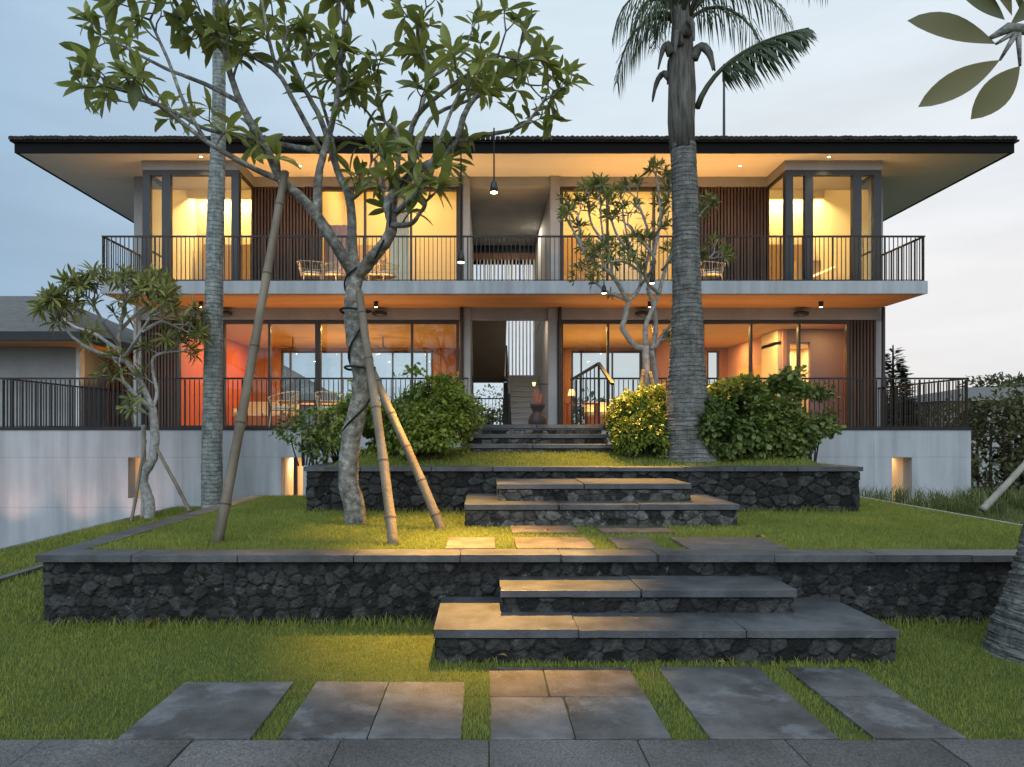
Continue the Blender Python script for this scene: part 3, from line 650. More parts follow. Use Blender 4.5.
# glazing
def window(X0, X1, z0, z1, Y, mull, fr='brown_frame', fw=.07, along='x', x=None, rail=None, hd=None):
    m = MB(); d = .06; hd = hd or fw*1.2
    def B(a, b, c, e):
        if along == 'x': m.box(a, b, Y-d, Y+d, c, e)
        else: m.box(x-d*.6, x+d*.6, a, b, c, e)
    B(X0, X0+fw, z0, z1); B(X1-fw, X1, z0, z1); B(X0+fw, X1-fw, z1-hd, z1); B(X0+fw, X1-fw, z0, z0+fw)
    for q in mull:
        c, w = q if isinstance(q, tuple) else (q, fw*.8)
        B(c-w/2, c+w/2, z0+fw, z1-hd)
    if rail:
        B(X0+fw, X1-fw, rail, rail+.02)
    w = m.build('window', M[fr], house)
    p = MB()
    if along == 'x': p.box(X0+fw*.5, X1-fw*.5, Y-.006, Y+.006, z0+fw*.5, z1-fw*.6)
    else: p.box(x-.006, x+.006, X0+fw*.5, X1-fw*.5, z0+fw*.5, z1-fw*.6)
    p.build('pane', M['glass_rear' if Y > 23 else 'glass'], w)
    return w
h17 = lambda p: PX(p, HF)
LT = PZ(320.5, HF)
window(h17(177), h17(318), DK, LT, HF+.03, [h17(224), h17(269.5)])
window(h17(318.3), h17(459), DK, LT, HF+.03, [h17(365), h17(412)])
window(h17(560.3), h17(701), DK, LT, HF+.03, [h17(608), h17(654)])
window(h17(701.3), h17(849), DK, LT, HF+.03, [h17(751), h17(799)])
UT = PZ(187.3, HF)
window(h17(319), h17(459), BZ1, UT, HF+.03, [h17(365), h17(411)], rail=None)
window(h17(560.5), h17(700), BZ1, UT, HF+.03, [h17(607.5), h17(654)])
# bays
BAY = 16.45; h16 = lambda p: PX(p, BAY); BT = PZ(170.8, BAY)
for sgn, (o0, o1, mul_, side_px) in enumerate((((143.7, 239.6, [(151+12+4.2, 8.4)], 250)), ((784.7, 880, [(808, 8), (856, 8.5)], 770))) ):
    pass
def bay(o0, o1, mull, inner, outer_left):
    X0, X1 = h16(o0), h16(o1)
    hb('bay_wall', 'concrete_smooth', (X0-.02, X1+.02, BAY-.06, HF-.052, BT, SOF-.002))
    window(X0, X1, BZ1, BT-.002, BAY, [(h16(a), w*BAY/F) for a, w in mull], 'grey_frame', .18, hd=.12)
    xi = X1-.04 if outer_left else X0+.04
    window(BAY+.065, HF+.1, BZ1, BT-.004, 0, [], 'grey_frame', .05, 'y', xi)
    xo = X0+.04 if outer_left else X1-.04
    window(BAY+.065, HF-.062, BZ1, BT-.004, 0, [], 'grey_frame', .05, 'y', xo, rail=BZ1+.95)
bay(143.7, 239.6, [(167.2, 8.6)], 250, True)
bay(784.7, 880, [(808, 8), (856, 8.7)], 770, False)
# slat screens
def screen(x0, x1, z0, z1, Y, n):
    s_ = MB().box(x0, x1, Y+.07, Y+.10, z0, z1).build('slat_screen', M['slat_back'], house)
    m = MB(); st = (x1-x0)/n
    for i in range(n): m.box(x0+i*st+st*.2, x0+i*st+st*.8, Y-.03, Y+.05, z0, z1)
    m.build('slats', M['slat'], s_)
screen(h17(251), h17(318.7), BZ1, UT, HF, 21); screen(h17(700.3), h17(769.5), BZ1, UT, HF, 21)
screen(h17(145), h17(176.8), DK, LT, HF, 10); screen(h17(849.3), h17(876), DK, LT, HF, 8)
# --- interior lower
hb('interior_wall', 'red_wood', (-8.0, -7.9, HF+.1, 23.2, DK, 4.46))
hb('interior_wall', 'brown_wood', (-7.9, PX(282,23.3), 23.2, 23.3, DK, 4.46), (PX(433,23.3), -.6, 23.2, 23.3, DK, 4.46), (PX(282,23.3), PX(433,23.3), 23.2, 23.3, PZ(351,23.3), 4.46))
window(PX(282,23.3), PX(433,23.3), DK, PZ(351,23.3), 23.25, [PX(291,23.3), PX(342,23.3), PX(393,23.3), PX(427,23.3)], fw=.06)
hb('ceiling', 'ceil', (-7.9, -.62, HF+.152, 23.2, 4.42, 4.46), (1.95, 8.25, HF+.152, 23.2, 4.42, 4.46), (8.25, 10.0, HF+.152, 18.9, 4.42, 4.46))
hb('passage_wall', 'concrete_smooth', (-.60, -.39, HF+.12, 23.3, DK, BZ0+.09)); hb('passage_wall', 'concrete_smooth', (1.68, 1.93, HF+.12, 23.3, DK, BZ0+.09))
hb('passage_wall', 'concrete_smooth', (-.60, -.39, HF+.12, 23.3, BZ0+.12, SOF+.9)); hb('passage_wall', 'concrete_smooth', (1.68, 1.93, HF+.12, 23.3, BZ0+.12, SOF+.9))
bz = PZ(351,23.3)
hb('interior_wall', 'brown_wood', (1.93, PX(571,23.3), 23.2, 23.3, DK, 4.46), (PX(641,23.3), PX(706,23.3), 23.2, 23.3, DK, 4.46), (PX(718,23.3), 8.25, 23.2, 23.3, DK, 4.46),
   (PX(571,23.3), PX(641,23.3), 23.2, 23.3, bz, 4.46), (PX(706,23.3), PX(718,23.3), 23.2, 23.3, bz, 4.46))
window(PX(571,23.3), PX(641,23.3), DK, bz, 23.25, [PX(581,23.3), PX(612,23.3)], fw=.06)
window(PX(706,23.3), PX(718,23.3), DK, bz, 23.25, [], fw=.05)
hb('interior_wall', 'brown_wood', (5.55, 5.65, 20.6, 23.2, DK, 4.42))
hb('interior_wall', 'pink_wall', (8.25, 8.35, 18.9, 23.2, DK, 4.42))
dx0, dx1, dzt = PX(790,18.9), PX(810,18.9), PZ(342,18.9)
hb('interior_wall', 'mauve_wall', (8.35, dx0, 18.9, 19.0, DK, 4.42), (dx1, 10.0, 18.9, 19.0, DK, 4.42), (dx0, dx1, 18.9, 19.0, dzt, 4.42))
hb('interior_wall', 'cream', (dx0-.2, dx1+.3, 20.0, 20.1, DK, 4.4), (dx0-.3, dx0-.2, 19.0, 20.1, DK, 4.4), (dx1+.3, dx1+.4, 19.0, 20.1, DK, 4.4), (dx0-.3, dx1+.4, 19.0, 20.1, 4.0, 4.1))
lamp('AREA', ((dx0+dx1)/2, 19.6, 3.95), 30, WARM, (0,0,0), .5)
hb('interior_wall', 'red_wood', (9.93, 10.0, HF+.1, 18.9, DK, 4.42))
# lights of the lower rooms (recessed downlights in the ceiling)
def downs(pts, z, e, col=AMBER, size=.12):
    for x, y in pts:
        lamp('AREA', (x, y, z), e, col, (0,0,0), size)
downs([(x, y) for x in (-6.9, -5.4, -3.9, -2.2) for y in (18.8, 21.6)], 4.41, 46)
downs([(x, y) for x in (2.6, 4.2, 6.3, 7.6) for y in (18.8, 21.6)], 4.41, 42)
downs([(9.2, 18.2)], 4.41, 22)
for a, b, c in ((-4.2, 20.3, 80), (3.7, 20.3, 66), (7.0, 20.6, 38)):
    lamp('AREA', (a, b, DK+.5), c, AMBER, (R(180),0,0), 2.4, 1.2)     # unseen area lights aimed up to brighten the timber ceiling, no fixture
# ceiling fans
for x in (PX(293,20.5), PX(383,20.5)):
    f = MB(); f.tube([(x, 20.5, 4.42), (x, 20.5, 4.12)], .02, 8); f.lathe((x, 20.5, 4.06), [(.08,0),(.1,.03),(.08,.07)], 12)
    o = f.build('ceiling_fan', M['brown_frame'], house)
    g = MB()
    for k in range(3):
        a = k*2.094+.3; g.bar((x+.08*math.cos(a), 20.5+.08*math.sin(a), 4.09), (x+.62*math.cos(a), 20.5+.62*math.sin(a), 4.09), .12, .012)
    g.build('blade', M['brown_frame'], o)
# pictures/cabinet on rose wall
for y0, y1 in ((19.9, 20.8), (21.0, 22.2)):
    MB().box(8.20, 8.248, y0, y1, DK+.6, DK+1.9).build('wall_cabinet', M['ceil'], house)
# --- interior upper (raised ceilings)
CZ = 8.98
hb('interior_wall', 'cream', (HX0+.16, -.62, 20.6, 20.7, BZ1, CZ), (1.95, HX1-.16, 20.6, 20.7, BZ1, CZ))
hb('interior_wall', 'cream', (h17(318.8)-.1, h17(318.8), HF+.2, 20.6, BZ1, CZ), (h17(700.2), h17(700.2)+.1, HF+.2, 20.6, BZ1, CZ), (HX0+.16, HX0+.26, HF+.12, 20.6, BZ1, CZ), (HX1-.26, HX1-.16, HF+.12, 20.6, BZ1, CZ),
   (-.70, -.61, HF+.15, 20.6, BZ1, CZ), (1.94, 2.0, HF+.15, 20.6, BZ1, CZ))
hb('ceiling', 'cream', (HX0+.16, -.6, HF+.16, 20.6, CZ, CZ+.05), (1.95, HX1-.16, HF+.16, 20.6, CZ, CZ+.05))
hb('interior_wall', 'cream', (HX0+.16, -.6, HF+.16, HF+.2, SOF-.25, CZ), (1.95, HX1-.16, HF+.16, HF+.2, SOF-.25, CZ))
hb('ceiling', 'cream', (h16(144)+.1, h16(239)-.1, BAY+.07, HF+.15, BT-.01, BT+.0), (h16(785)+.1, h16(880)-.1, BAY+.07, HF+.15, BT-.01, BT+.0))
for (a, b, en) in ((HX0+.26, h17(318)-.12, 230), (h17(701)+.12, HX1-.26, 230)):
    hb('bulkhead', 'cream', (a, b, 19.95, 20.05, PZ(198.5,20.0), CZ-.004))
    lamp('AREA', ((a+b)/2, 20.35, PZ(198.5,20.0)+.2), en, (1,.68,.26), (0,0,0), b-a-.3, .12)
    hb('bed_panel', 'ceil', (a+.3, b-.3, 20.3, 20.5, BZ1, BZ1+2.1))
    lamp('AREA', ((a+b)/2, 18.6, 8.93), 40, (1,.64,.25), (0,0,0), 1.5)
for (a, b) in ((h17(319), -.7), (2.0, h17(700))):
    lamp('AREA', ((a+b)/2, 19.2, CZ-.04), 130, (1,.60,.19), (0,0,0), 2.2, 1.6)
def curtain(x0, x1, y, z0, z1, mat):
    m = MB(); n = int((x1-x0)/.05); 
    for i in range(n): m.prism([(x0+i*.05, y+.03*math.sin(i*1.7), z0), (x0+(i+1)*.05, y+.03*math.sin((i+1)*1.7), z0), (x0+(i+1)*.05, y+.03*math.sin((i+1)*1.7)+.01, z0), (x0+i*.05, y+.03*math.sin(i*1.7)+.01, z0)], (0,0,z1-z0))
    m.build('curtain', M[mat], house)
curtain(h17(321), h17(345), 17.9, BZ1+.02, 7.0, 'pink_wall'); curtain(h17(388), h17(408), 17.9, BZ1+.02, CZ-.02, 'cream'); pass
hb('wardrobe', 'ceil', (2.3, 3.2, 20.0, 20.58, BZ1, BZ1+2.3)); hb('door', 'white_wood', (PX(618,20.5), PX(640,20.5), 20.54, 20.59, BZ1, BZ1+2.2)); hb('wardrobe', 'ceil', (-4.0, -3.0, 20.0, 20.58, BZ1, BZ1+2.0))
# diagonal lit handrail/stair line in right bay
MB().bar(P(811,277,18.6), P(846,262,19.8), .05).build('light_strip', M['glow_soft'], house)
MB().box(h17(823), h17(850), 19.0, 19.3, BZ1, BZ1+1.3).build('bed_panel', M['ceil'], house)
# --- passage: stair
st = MB(); n = 10
for i in range(n):
    z1 = DK+.168*(i+1); y0 = 19.0+i*.27
    st.box(.74, 1.675, y0, y0+.30, z1-.05, z1); st.box(.75, 1.67, y0+.02, y0+.05, z1-.17, z1-.052)
st.box(-.38, 1.675, 21.7, 22.98, 3.25, 3.352)
st.build('stair', M['concrete_smooth'], house)
s2 = MB(); s2.prism([(-.37, 21.7, 3.13), (-.37, 21.7, 3.35), (-.37, 19.0, 5.04), (-.37, 19.0, 4.80)], (.98, 0, 0)); s2.build('stair', M['ceil_grey'], house)
rl = MB(); rl.bar((.68, 18.95, DK+.95), (.68, 21.7, 4.3), .05); rl.bar((.68, 18.95, DK), (.68, 18.95, DK+.97), .05); rl.bar((.68, 21.7, 3.35), (.68, 21.7, 4.32), .05)
for i in range(9): y = 19.25+i*.27; rl.bar((.68, y, DK+.168*(i+1)), (.68, y, DK+1.0+(y-18.95)*.622), .018)
rl.build('stair_railing', M['black_metal'], house)
sl = MB()
for i in range(17):
    x = -.30+i*.12; sl.box(x, x+.05, 23.0, 23.05, 3.4 if x > .55 else 3.3, 7.38)
sl.build('screen_slats', M['white_wood'], house)
hb('beam', 'brown_wood', (-.385, 1.675, 22.98, 23.1, 7.38, 7.6)); hb('louvre', 'black_metal', (-.385, 1.675, 22.99, 23.1, 7.602, 7.85))
hb('passage_ceiling', 'concrete_smooth', (-.385, 1.675, HF+.152, 23.1, 7.85, 7.9)); 
hb('stair_wall', 'concrete_smooth', (.62, 1.675, 22.98, 23.1, DK, 3.24))
br = MB(); br.box(-.38, .6, 23.0, 23.04, DK+1.0, DK+1.04)
for i in range(9): br.box(-.36+i*.12, -.342+i*.12, 23.01, 23.03, DK, DK+1.0)
br.build('railing', M['black_metal'], house)
lamp('AREA', (1.2, 21.0, 7.8), 60, (1,.85,.65), (0,0,0), .5); lamp('AREA', (1.15, 18.6, 4.7), 18, (1,.8,.55), (0,0,0), .3)  # added area lights brightening the stair and slats, no fixture modelled
# --- soffit and roof
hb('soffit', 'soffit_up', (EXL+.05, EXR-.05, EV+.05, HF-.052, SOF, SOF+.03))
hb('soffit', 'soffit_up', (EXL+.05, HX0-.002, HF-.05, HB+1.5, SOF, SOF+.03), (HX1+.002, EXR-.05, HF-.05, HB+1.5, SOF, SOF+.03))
RB = HB+1.6; hd = (RB-EV)/2; RT = EZ+hd*.36
fas = MB(); th = .05
for (a, b, c, d) in ((EXL, EXR, EV, EV+th), (EXL, EXR, RB-th, RB), (EXL, EXL+th, EV+th, RB-th), (EXR-th, EXR, EV+th, RB-th)): fas.box(a, b, c, d, SOF-.02, EZ-.14)
fas.build('gutter', M['gutter_black'], house)
g0 = EZ-.13; ex = .07
A = [(EXL-ex, EV-ex, g0), (EXR+ex, EV-ex, g0), (EXR+ex, RB+ex, g0), (EXL-ex, RB+ex, g0)]
r0 = (EXL-ex+hd+ex, EV+hd, RT-.1); r1 = (EXR+ex-hd-ex, EV+hd, RT-.1)
rm = MB(); rm.poly([A[0], A[1], r1, r0]); rm.poly([A[1], A[2], r1]); rm.poly([A[2], A[3], r0, r1]); rm.poly([A[3], A[0], r0]); 
roof = rm.build('roof', M['roof_tile'], house); sm = roof.modifiers.new('thick', 'SOLIDIFY'); sm.thickness = .05
te = MB(); nt = int((EXR-EXL+2*ex)/.115)
for i in range(nt):
    x = EXL-ex+(i+.5)*.115; zj = random.uniform(-.006, .012); sl_ = .36
    pts = [(x-.05, EV-ex-.05, g0-.02+zj), (x+.05, EV-ex-.05, g0-.02+zj), (x+.05, EV-ex-.05, g0+.05+zj), (x, EV-ex-.05, g0+.068+zj), (x-.05, EV-ex-.05, g0+.05+zj)]
    te.prism(pts, (0, .4, .4*sl_))
for sx, xe in ((-1, EXL-ex), (1, EXR+ex)):
    for i in range(3, int((RB-EV)/.115)-2):
        y = EV-ex+(i+.5)*.115; zj = random.uniform(-.006, .012)
        pts = [(xe+sx*.05, y-.05, g0-.02+zj), (xe+sx*.05, y+.05, g0-.02+zj), (xe+sx*.05, y+.05, g0+.05+zj), (xe+sx*.05, y, g0+.085+zj), (xe+sx*.05, y-.05, g0+.05+zj)]
        te.prism(pts, (-sx*.4, 0, .4*.36))
te.build('eave_tiles', M['roof_tile'], roof)
MB().tube([(PX(724,21.2), 21.2, RT-.2), (PX(724,21.2), 21.2, PZ(64,21.2))], [.045,.03], 8).build('lightning_rod', M['lamp_body'], house)
# --- railings
def railing(a, b, z0, z1, step=.1, parent=house, top=.05, bar=.016, bottom=True, name='railing'):
    a = Vector(a); b = Vector(b); m = MB(); L = (b-a).length; n = max(1, round(L/step)); 
    for i in range(n+1):
        p = a.lerp(b, i/n); w = bar if i % 12 else bar*1.9
        m.box(p.x-w/2, p.x+w/2, p.y-w/2, p.y+w/2, z0+.012, z1-top*.5)
    d = (b-a).normalized()
    if bottom: m.bar((a.x, a.y, z0+.03), (b.x, b.y, z0+.03), .05, .012)
    r_ = m.build(name, M['black_metal'], parent)
    MB().bar((a.x-d.x*.02, a.y-d.y*.02, z1), (b.x+d.x*.02, b.y+d.y*.02, z1), .05, .035).build('handrail', M['black_metal'], r_)
    return r_
bx0 = HX0+.16; ry = BF+.06
railing((bx0, ry, 0), (HX1-.05, ry, 0), BZ1, PZ(236.5, ry)); railing((bx0, ry+.05, 0), (bx0, HF-.1, 0), BZ1, PZ(236.5, ry)); railing((HX1-.05, ry+.05, 0), (HX1-.05, HF-.1, 0), BZ1, PZ(236.5, ry))
dy = DKF+.05; dz = PZ(378.5, dy)
railing((DXL+.1, dy, 0), (-.36, dy, 0), DK, dz); railing((1.9, dy, 0), (DXR-.04, dy, 0), DK, dz)
railing((DXR-.04, dy+.05, 0), (DXR-.04, HF, 0), DK, dz)
railing((-10.1, dy+.05, 0), (-10.1, 22, 0), DK, dz, name='ramp_railing')
# stair railing at entry landing
sr = railing((1.80, 10.8, 0), (1.80, dy-.05, 0), DK+.03, PZ(363.5, 10.8), step=.42, bottom=False, name='entry_railing')
MB().bar((1.80, 10.8, PZ(363.5,10.8)), (1.86, 9.95, PZ(384,9.95)), .05, .035).build('handrail', M['black_metal'], sr)
m_ = MB(); m_.box(1.84, 1.865, 10.33, 10.355, 1.5, PZ(374,10.35))
m_.build('post', M['black_metal'], sr)
# --- fixtures and added soffit lights
for px, py in ((201,301), (376,301), (650,303), (821,302)):
    Y_ = 16.6; c = P(px, py, Y_); z = BZ0-.015
    f = MB().lathe((c.x, Y_, z-.13), [(.05,0),(.055,.01),(.055,.13)], 14).build('downlight', M['lamp_body'], house)
    MB().lathe((c.x, Y_, z-.136), [(.035,0),(.035,.004)], 12).build('bulb', M['glow'], f)
    lamp('SPOT', (c.x, Y_, z-.15), 45, WARM2, (0,0,0), .03, spot=110)
for px in (226, 380, 642, 800):
    c = P(px, 314, HF-.06); f = MB(); f.lathe((0,0,0), [(.10,0),(.16,.03),(.16,.09),(.10,.12)], 16)
    f.v = [(c.x+v[0]*1.2, c.y-.08+v[1]*.5, c.z-.06+v[2]) for v in f.v]; f.build('wall_lamp', M['lamp_body'], house)
def soffit_fill(a, b, y, z, e, col, sp):  # added upward light strips at floor level to brighten the soffits, no fixture
    o = lamp('AREA', ((a+b)/2, y, z), e, col, (R(180),0,0), b-a, .05); o.data.spread = R(sp)
soffit_fill(HX0+.4, -.6, 16.7, DK+.02, 36, (1,.62,.34), 92); soffit_fill(1.95, HX1-.4, 16.7, DK+.02, 32, (1,.62,.34), 92)
soffit_fill(h17(250), h17(460), 16.6, BZ1+.02, 66, (1,.48,.13), 92); soffit_fill(h17(562), h17(768), 16.6, BZ1+.02, 66, (1,.48,.13), 92)
soffit_fill(h16(146), h16(238), 16.05, BZ1+.02, 16, (1,.52,.18), 100); soffit_fill(h16(787), h16(878), 16.05, BZ1+.02, 16, (1,.52,.18), 100)
soffit_fill(-.4, 1.7, 16.6, BZ1+.02, 12, (1,.58,.2), 92)
for x in (PX(651,16.7), PX(376,16.7), PX(300,16.7), PX(740,16.7), PX(200,16.1), PX(830,16.1)):
    y = 16.7 if -5 < x < 6.5 else 16.15
    f = MB().lathe((x, y, SOF-.012), [(.05,0),(.05,.01)], 14).build('recessed_light', M['lamp_body'], house)
    MB().lathe((x, y, SOF-.016), [(.034,0),(.034,.003)], 12).build('bulb', M['glow'], f)
    lamp('SPOT', (x, y, SOF-.03), 35, WARM2, (0,0,0), .03, spot=100)


# ------------------------------------------------------------------ left pavilion and neighbour roofs
pav = thing('pavilion', 'low grey pavilion with shingled hip roof behind the left railing', 'building', (-14, 20, 0))
MB().box(-24, PX(77,20), 20, 27, -1.2, 4.1).build('wall', M['concrete_smooth'], pav)
MB().box(PX(77,20), PX(80.5,20), 19.95, 20.2, -1.2, 4.1).build('post', M['white_wood'], pav)
screen_m = MB()
for i in range(16): screen_m.box(PX(81,20)+.02+i*.13, PX(81,20)+.09+i*.13, 21.4, 21.46, 0, 4.1)
screen_m.build('slat_wall', M['slat'], pav); MB().box(-11.9, -9.4, 21.5, 21.6, 0, 4.1).build('wall', M['red_wood'], pav)
ez = 4.22; pr = MB(); c0 = (-10.97, 18.5, ez+.08); c1 = (-26, 18.5, ez+.08); c2 = (-26, 27.5, ez+.08); c3 = (-10.97, 27.5, ez+.08); ap = (PX(52,22.5), 22.5, PZ(296,22.5)); ap2 = (-22, 22.5, PZ(296,22.5))
pr.poly([c1, c0, ap, ap2]); pr.poly([c0, c3, ap]); pr.poly([c3, c2, ap2, ap]); pr.poly([c2, c1, ap2]); pr.build('roof', M['shingle'], pav)
MB().box(-26, -10.97, 18.5, 27.5, ez-.16, ez+.07).build('fascia', M['black_metal'], pav)
MB().box(-25.9, -11.05, 18.58, 27.4, ez-.18, ez-.165).build('soffit', M['soffit_low'], pav)
lamp('AREA', (-11.2, 20.4, 2.9), 6, AMBER, (R(180),0,0), .3)
MB().lathe((-10.55, 21.0, 3.55), [(.08,0),(.08,.35)], 12).build('wall_lamp', M['glow_soft'], pav)
def farhouse(x0, x1, y0, y1, zw, zr, label, wallm='concrete_smooth'):
    h = thing('neighbour_house', label, 'house', ((x0+x1)/2, (y0+y1)/2, -1.2), )
    MB().box(x0+.6, x1-.6, y0+.6, y1-.6, -1.2, zw).build('wall', M[wallm], h)
    r_ = MB(); ym = (y0+y1)/2; hh = min((y1-y0)/2, (x1-x0)/2-.1); e4 = [(x0,y0,zw),(x1,y0,zw),(x1,y1,zw),(x0,y1,zw)]; a = (x0+hh, ym, zr); b = (x1-hh, ym, zr)
    r_.poly([e4[0], e4[1], b, a]); r_.poly([e4[1], e4[2], b]); r_.poly([e4[2], e4[3], a, b]); r_.poly([e4[3], e4[0], a]); r_.build('roof', M['shingle'], h)
    w = MB()
    for i in range(3):
        xx = x0+1.5+i*(x1-x0-4)/2; w.box(xx, xx+1.1, y0+.56, y0+.6, zw-1.8, zw-.6)
    w.build('window', M['grey_frame'], h)
farhouse(PX(915,36), PX(1180,36), 34, 44, 3.1, 4.1, 'low neighbouring house with long grey shingle roof beyond the right hedge')
farhouse(PX(185,40), PX(335,40), 38, 46, 3.3, 5.9, 'neighbouring house with pitched roof seen through the left ground-floor room')

# ------------------------------------------------------------------ trees
def smooth_path(pts, sub=4):
    P_ = [Vector(p) for p in pts]; out = []
    for i in range(len(P_)-1):
        a = P_[max(i-1,0)]; b = P_[i]; c = P_[i+1]; d = P_[min(i+2, len(P_)-1)]
        for k in range(sub):
            t = k/sub; out.append(.5*((2*b)+(c-a)*t+(2*a-5*b+4*c-d)*t*t+(3*b-a-3*c+d)*t**3))
    out.append(P_[-1]); return out
def interp(r, n):
    return list(np.interp(np.linspace(0, len(r)-1, n), range(len(r)), r))
def frangipani(name, label, base, Y0, branches, twig, mat_leaf, L, Wd, seed, depth=2, k=9, seg=9, nside=1.0, rscale=1., wig=.03, droop=.3, barkm='bark_grey', spread=(35,100)):
    """branches: list of (list of (px,py,dY), r0, r1)"""
    random.seed(seed); t = thing(name, label, 'tree', base)
    m = MB(); tips = []; dirs = []
    def grow(p, d, r, lev, length):
        q = p+d*length*random.uniform(.75, 1.2); mid = p.lerp(q, .5)+Vector([random.uniform(-1,1) for _ in range(3)])*length*.08+Vector((0,0,-.03*length))
        m.tube(smooth_path([p, mid, q], 2), interp([r, r*.8, r*.72], 5), 6, wob=.05)
        d2 = (q-mid).normalized()
        if lev <= 0: tips.append(q); dirs.append(d2); return
        kk = random.choice((2,2,3)); ph = random.uniform(0, 6.28)
        a = d2.cross(Vector((.2,.1,1))).normalized(); b = d2.cross(a)
        for i in range(kk):
            an = ph+i*6.283/kk; th = R(random.uniform(24, 46))
            nd = (d2*math.cos(th)+(a*math.cos(an)+b*math.sin(an))*math.sin(th)); nd = (nd+Vector((0,0,.16))).normalized()
            grow(q, nd, r*.72, lev-1, length*random.uniform(.65, .95))
    for br_ in branches:
        pts, r0, r1 = br_[:3]; mode = br_[3] if len(br_) > 3 else 'tip'
        w = [P(a, b, Y0+c) for a, b, c in pts]; sp = smooth_path(w, 5); n = len(sp)
        sp = [p+Vector([random.uniform(-1,1)*wig*r0*3 for _ in range(3)]) if 0 < i < n-1 else p for i, p in enumerate(sp)]
        m.tube(sp, [max(.006, r*rscale) for r in interp([r0]+[r0+(r1-r0)*(i+1)/(len(pts)-1) for i in range(len(pts)-1)], n)], seg if r0 > .05 else 7, wob=.06)
        if mode == 'none': continue
        d = (sp[-1]-sp[-3]).normalized()
        kk = 3 if mode == 'big' else 2; a = d.cross(Vector((.2,.1,1))).normalized(); b = d.cross(a); ph = random.uniform(0, 6.28)
        for i in range(kk):
            an = ph+i*6.283/kk; th = R(random.uniform(15, 45)); nd = d*math.cos(th)+(a*math.cos(an)+b*math.sin(an))*math.sin(th)
            grow(sp[-1], (nd+Vector((0,0,.1))).normalized(), r1*.85, depth-1 if mode != 'big' else depth, twig)
        # side twigs
        for i in range(int(nside*n/5)):
            j = random.randint(n//3, n-2); dd = (sp[j+1]-sp[j]).normalized(); rv = Vector([random.uniform(-1,1), random.uniform(-1,1), random.uniform(-.1,1)]).normalized()
            nd = (dd*.6+rv).normalized(); grow(sp[j], nd, r1*.75, random.choice((0, 1)), twig*.8)
    m.build('trunk', M[barkm], t, smooth=True)
    rosettes(tips, dirs, k, L, Wd, 'crown', M[mat_leaf], t, droop, seed, spread)
    return t
Y = 7.5
main_br = [
 ([(356,526,0),(354,505,0),(348,478,.02),(351,440,.04),(359,405,0),(361,372,-.04),(354,335,0),(353,300,.03),(356,272,.03)], .118, .088, 'none'),
 ([(355,276,.03),(340,252,-.1),(317,216,-.2),(299,196,-.25),(282,181,-.3),(265,146,-.35),(240,102,-.4),(226,55,-.4),(220,15,-.4)], .07, .025, 'big'),
 ([(282,181,-.3),(247,165,-.5),(206,141,-.6),(157,104,-.7),(127,92,-.8)], .032, .016),
 ([(240,102,-.4),(205,84,-.2),(165,68,0),(119,44,.1)], .028, .014),
 ([(206,141,-.6),(185,105,-.7),(168,60,-.7),(150,20,-.8)], .022, .013),
 ([(317,214,-.2),(318,180,-.1),(324,152,0),(335,111,.1),(341,60,.1),(344,25,.1)], .05, .02, 'big'),
 ([(324,152,0),(290,146,.3),(245,136,.4),(206,129,.5),(171,110,.5),(140,100,.6)], .034, .015),
 ([(320,150,0),(294,102,-.3),(277,73,-.4),(240,50,-.5),(215,38,-.5)], .03, .015),
 ([(277,73,-.4),(268,35,-.5),(262,0,-.5)], .022, .013, 'big'),
 ([(354,276,.03),(352,240,.15),(350,200,.2),(338,172,.3),(321,120,.4),(300,80,.5),(285,45,.5)], .062, .018),
 ([(350,200,.2),(362,190,.1),(368,180,0)], .03, .02),
 ([(338,172,.3),(330,130,.5),(318,90,.7),(312,60,.8)], .026, .013),
 ([(356,276,.03),(372,258,-.1),(387,240,-.2),(392,222,-.25),(389,202,-.2),(412,174,-.1),(438,159,0),(456,141,.1),(466,111,.2),(482,91,.3),(516,66,.3)], .075, .022),
 ([(390,225,-.25),(410,224,-.5),(420,213,-.6)], .035, .018),
 ([(392,220,-.2),(397,180,.2),(398,134,.4),(384,120,.5),(378,95,.5)], .034, .014),
 ([(412,174,-.1),(413,123,-.3),(448,88,-.4),(498,56,-.5)], .036, .015),
 ([(413,125,-.3),(422,105,-.2),(428,79,-.1),(424,50,0),(419,26,0)], .026, .014),
 ([(428,79,-.1),(450,65,.1),(466,50,.2)], .02, .013),
 ([(456,142,.1),(486,135,.3),(522,126,.5),(545,100,.5)], .032, .015),
 ([(410,176,-.1),(430,120,.3),(470,100,.6),(500,90,.8)], .028, .013),
 ([(393,215,-.2),(412,198,-.5),(425,180,-.7),(440,140,-.8),(460,90,-.8)], .036, .014),
 ([(384,200,.2),(378,132,.5),(360,103,.7)], .022, .012),
 ([(482,91,.3),(500,75,.5),(530,85,.6)], .02, .012),
]
ft = frangipani('frangipani_tree', 'large leaning frangipani with rope round its pale trunk, nearest on the terrace lawn', P(356,524,Y), Y, main_br, .22, 'frangi', .29, .092, 5, depth=2, k=7, nside=.8, wig=.02)
# rope spiral as part of the tree (lighting cable wound round the trunk)
tp = smooth_path([P(a, b, Y+c) for a, b, c in main_br[0][0]], 8); rp = []
for i, p in enumerate(tp[16:]):
    a = i*.36; rp.append(p+Vector((math.cos(a), math.sin(a), 0))*.108)
dpth = smooth_path([P(a, b, Y+c) for a, b, c in main_br[12][0][:8]], 8)
for i, p in enumerate(dpth[4:]): a = i*.5; rp.append(p+Vector((math.cos(a)*.3, math.sin(a), math.cos(a)))*.075)
MB().tube(rp, .0115, 6).build('cable', M['rope'], ft, smooth=True)

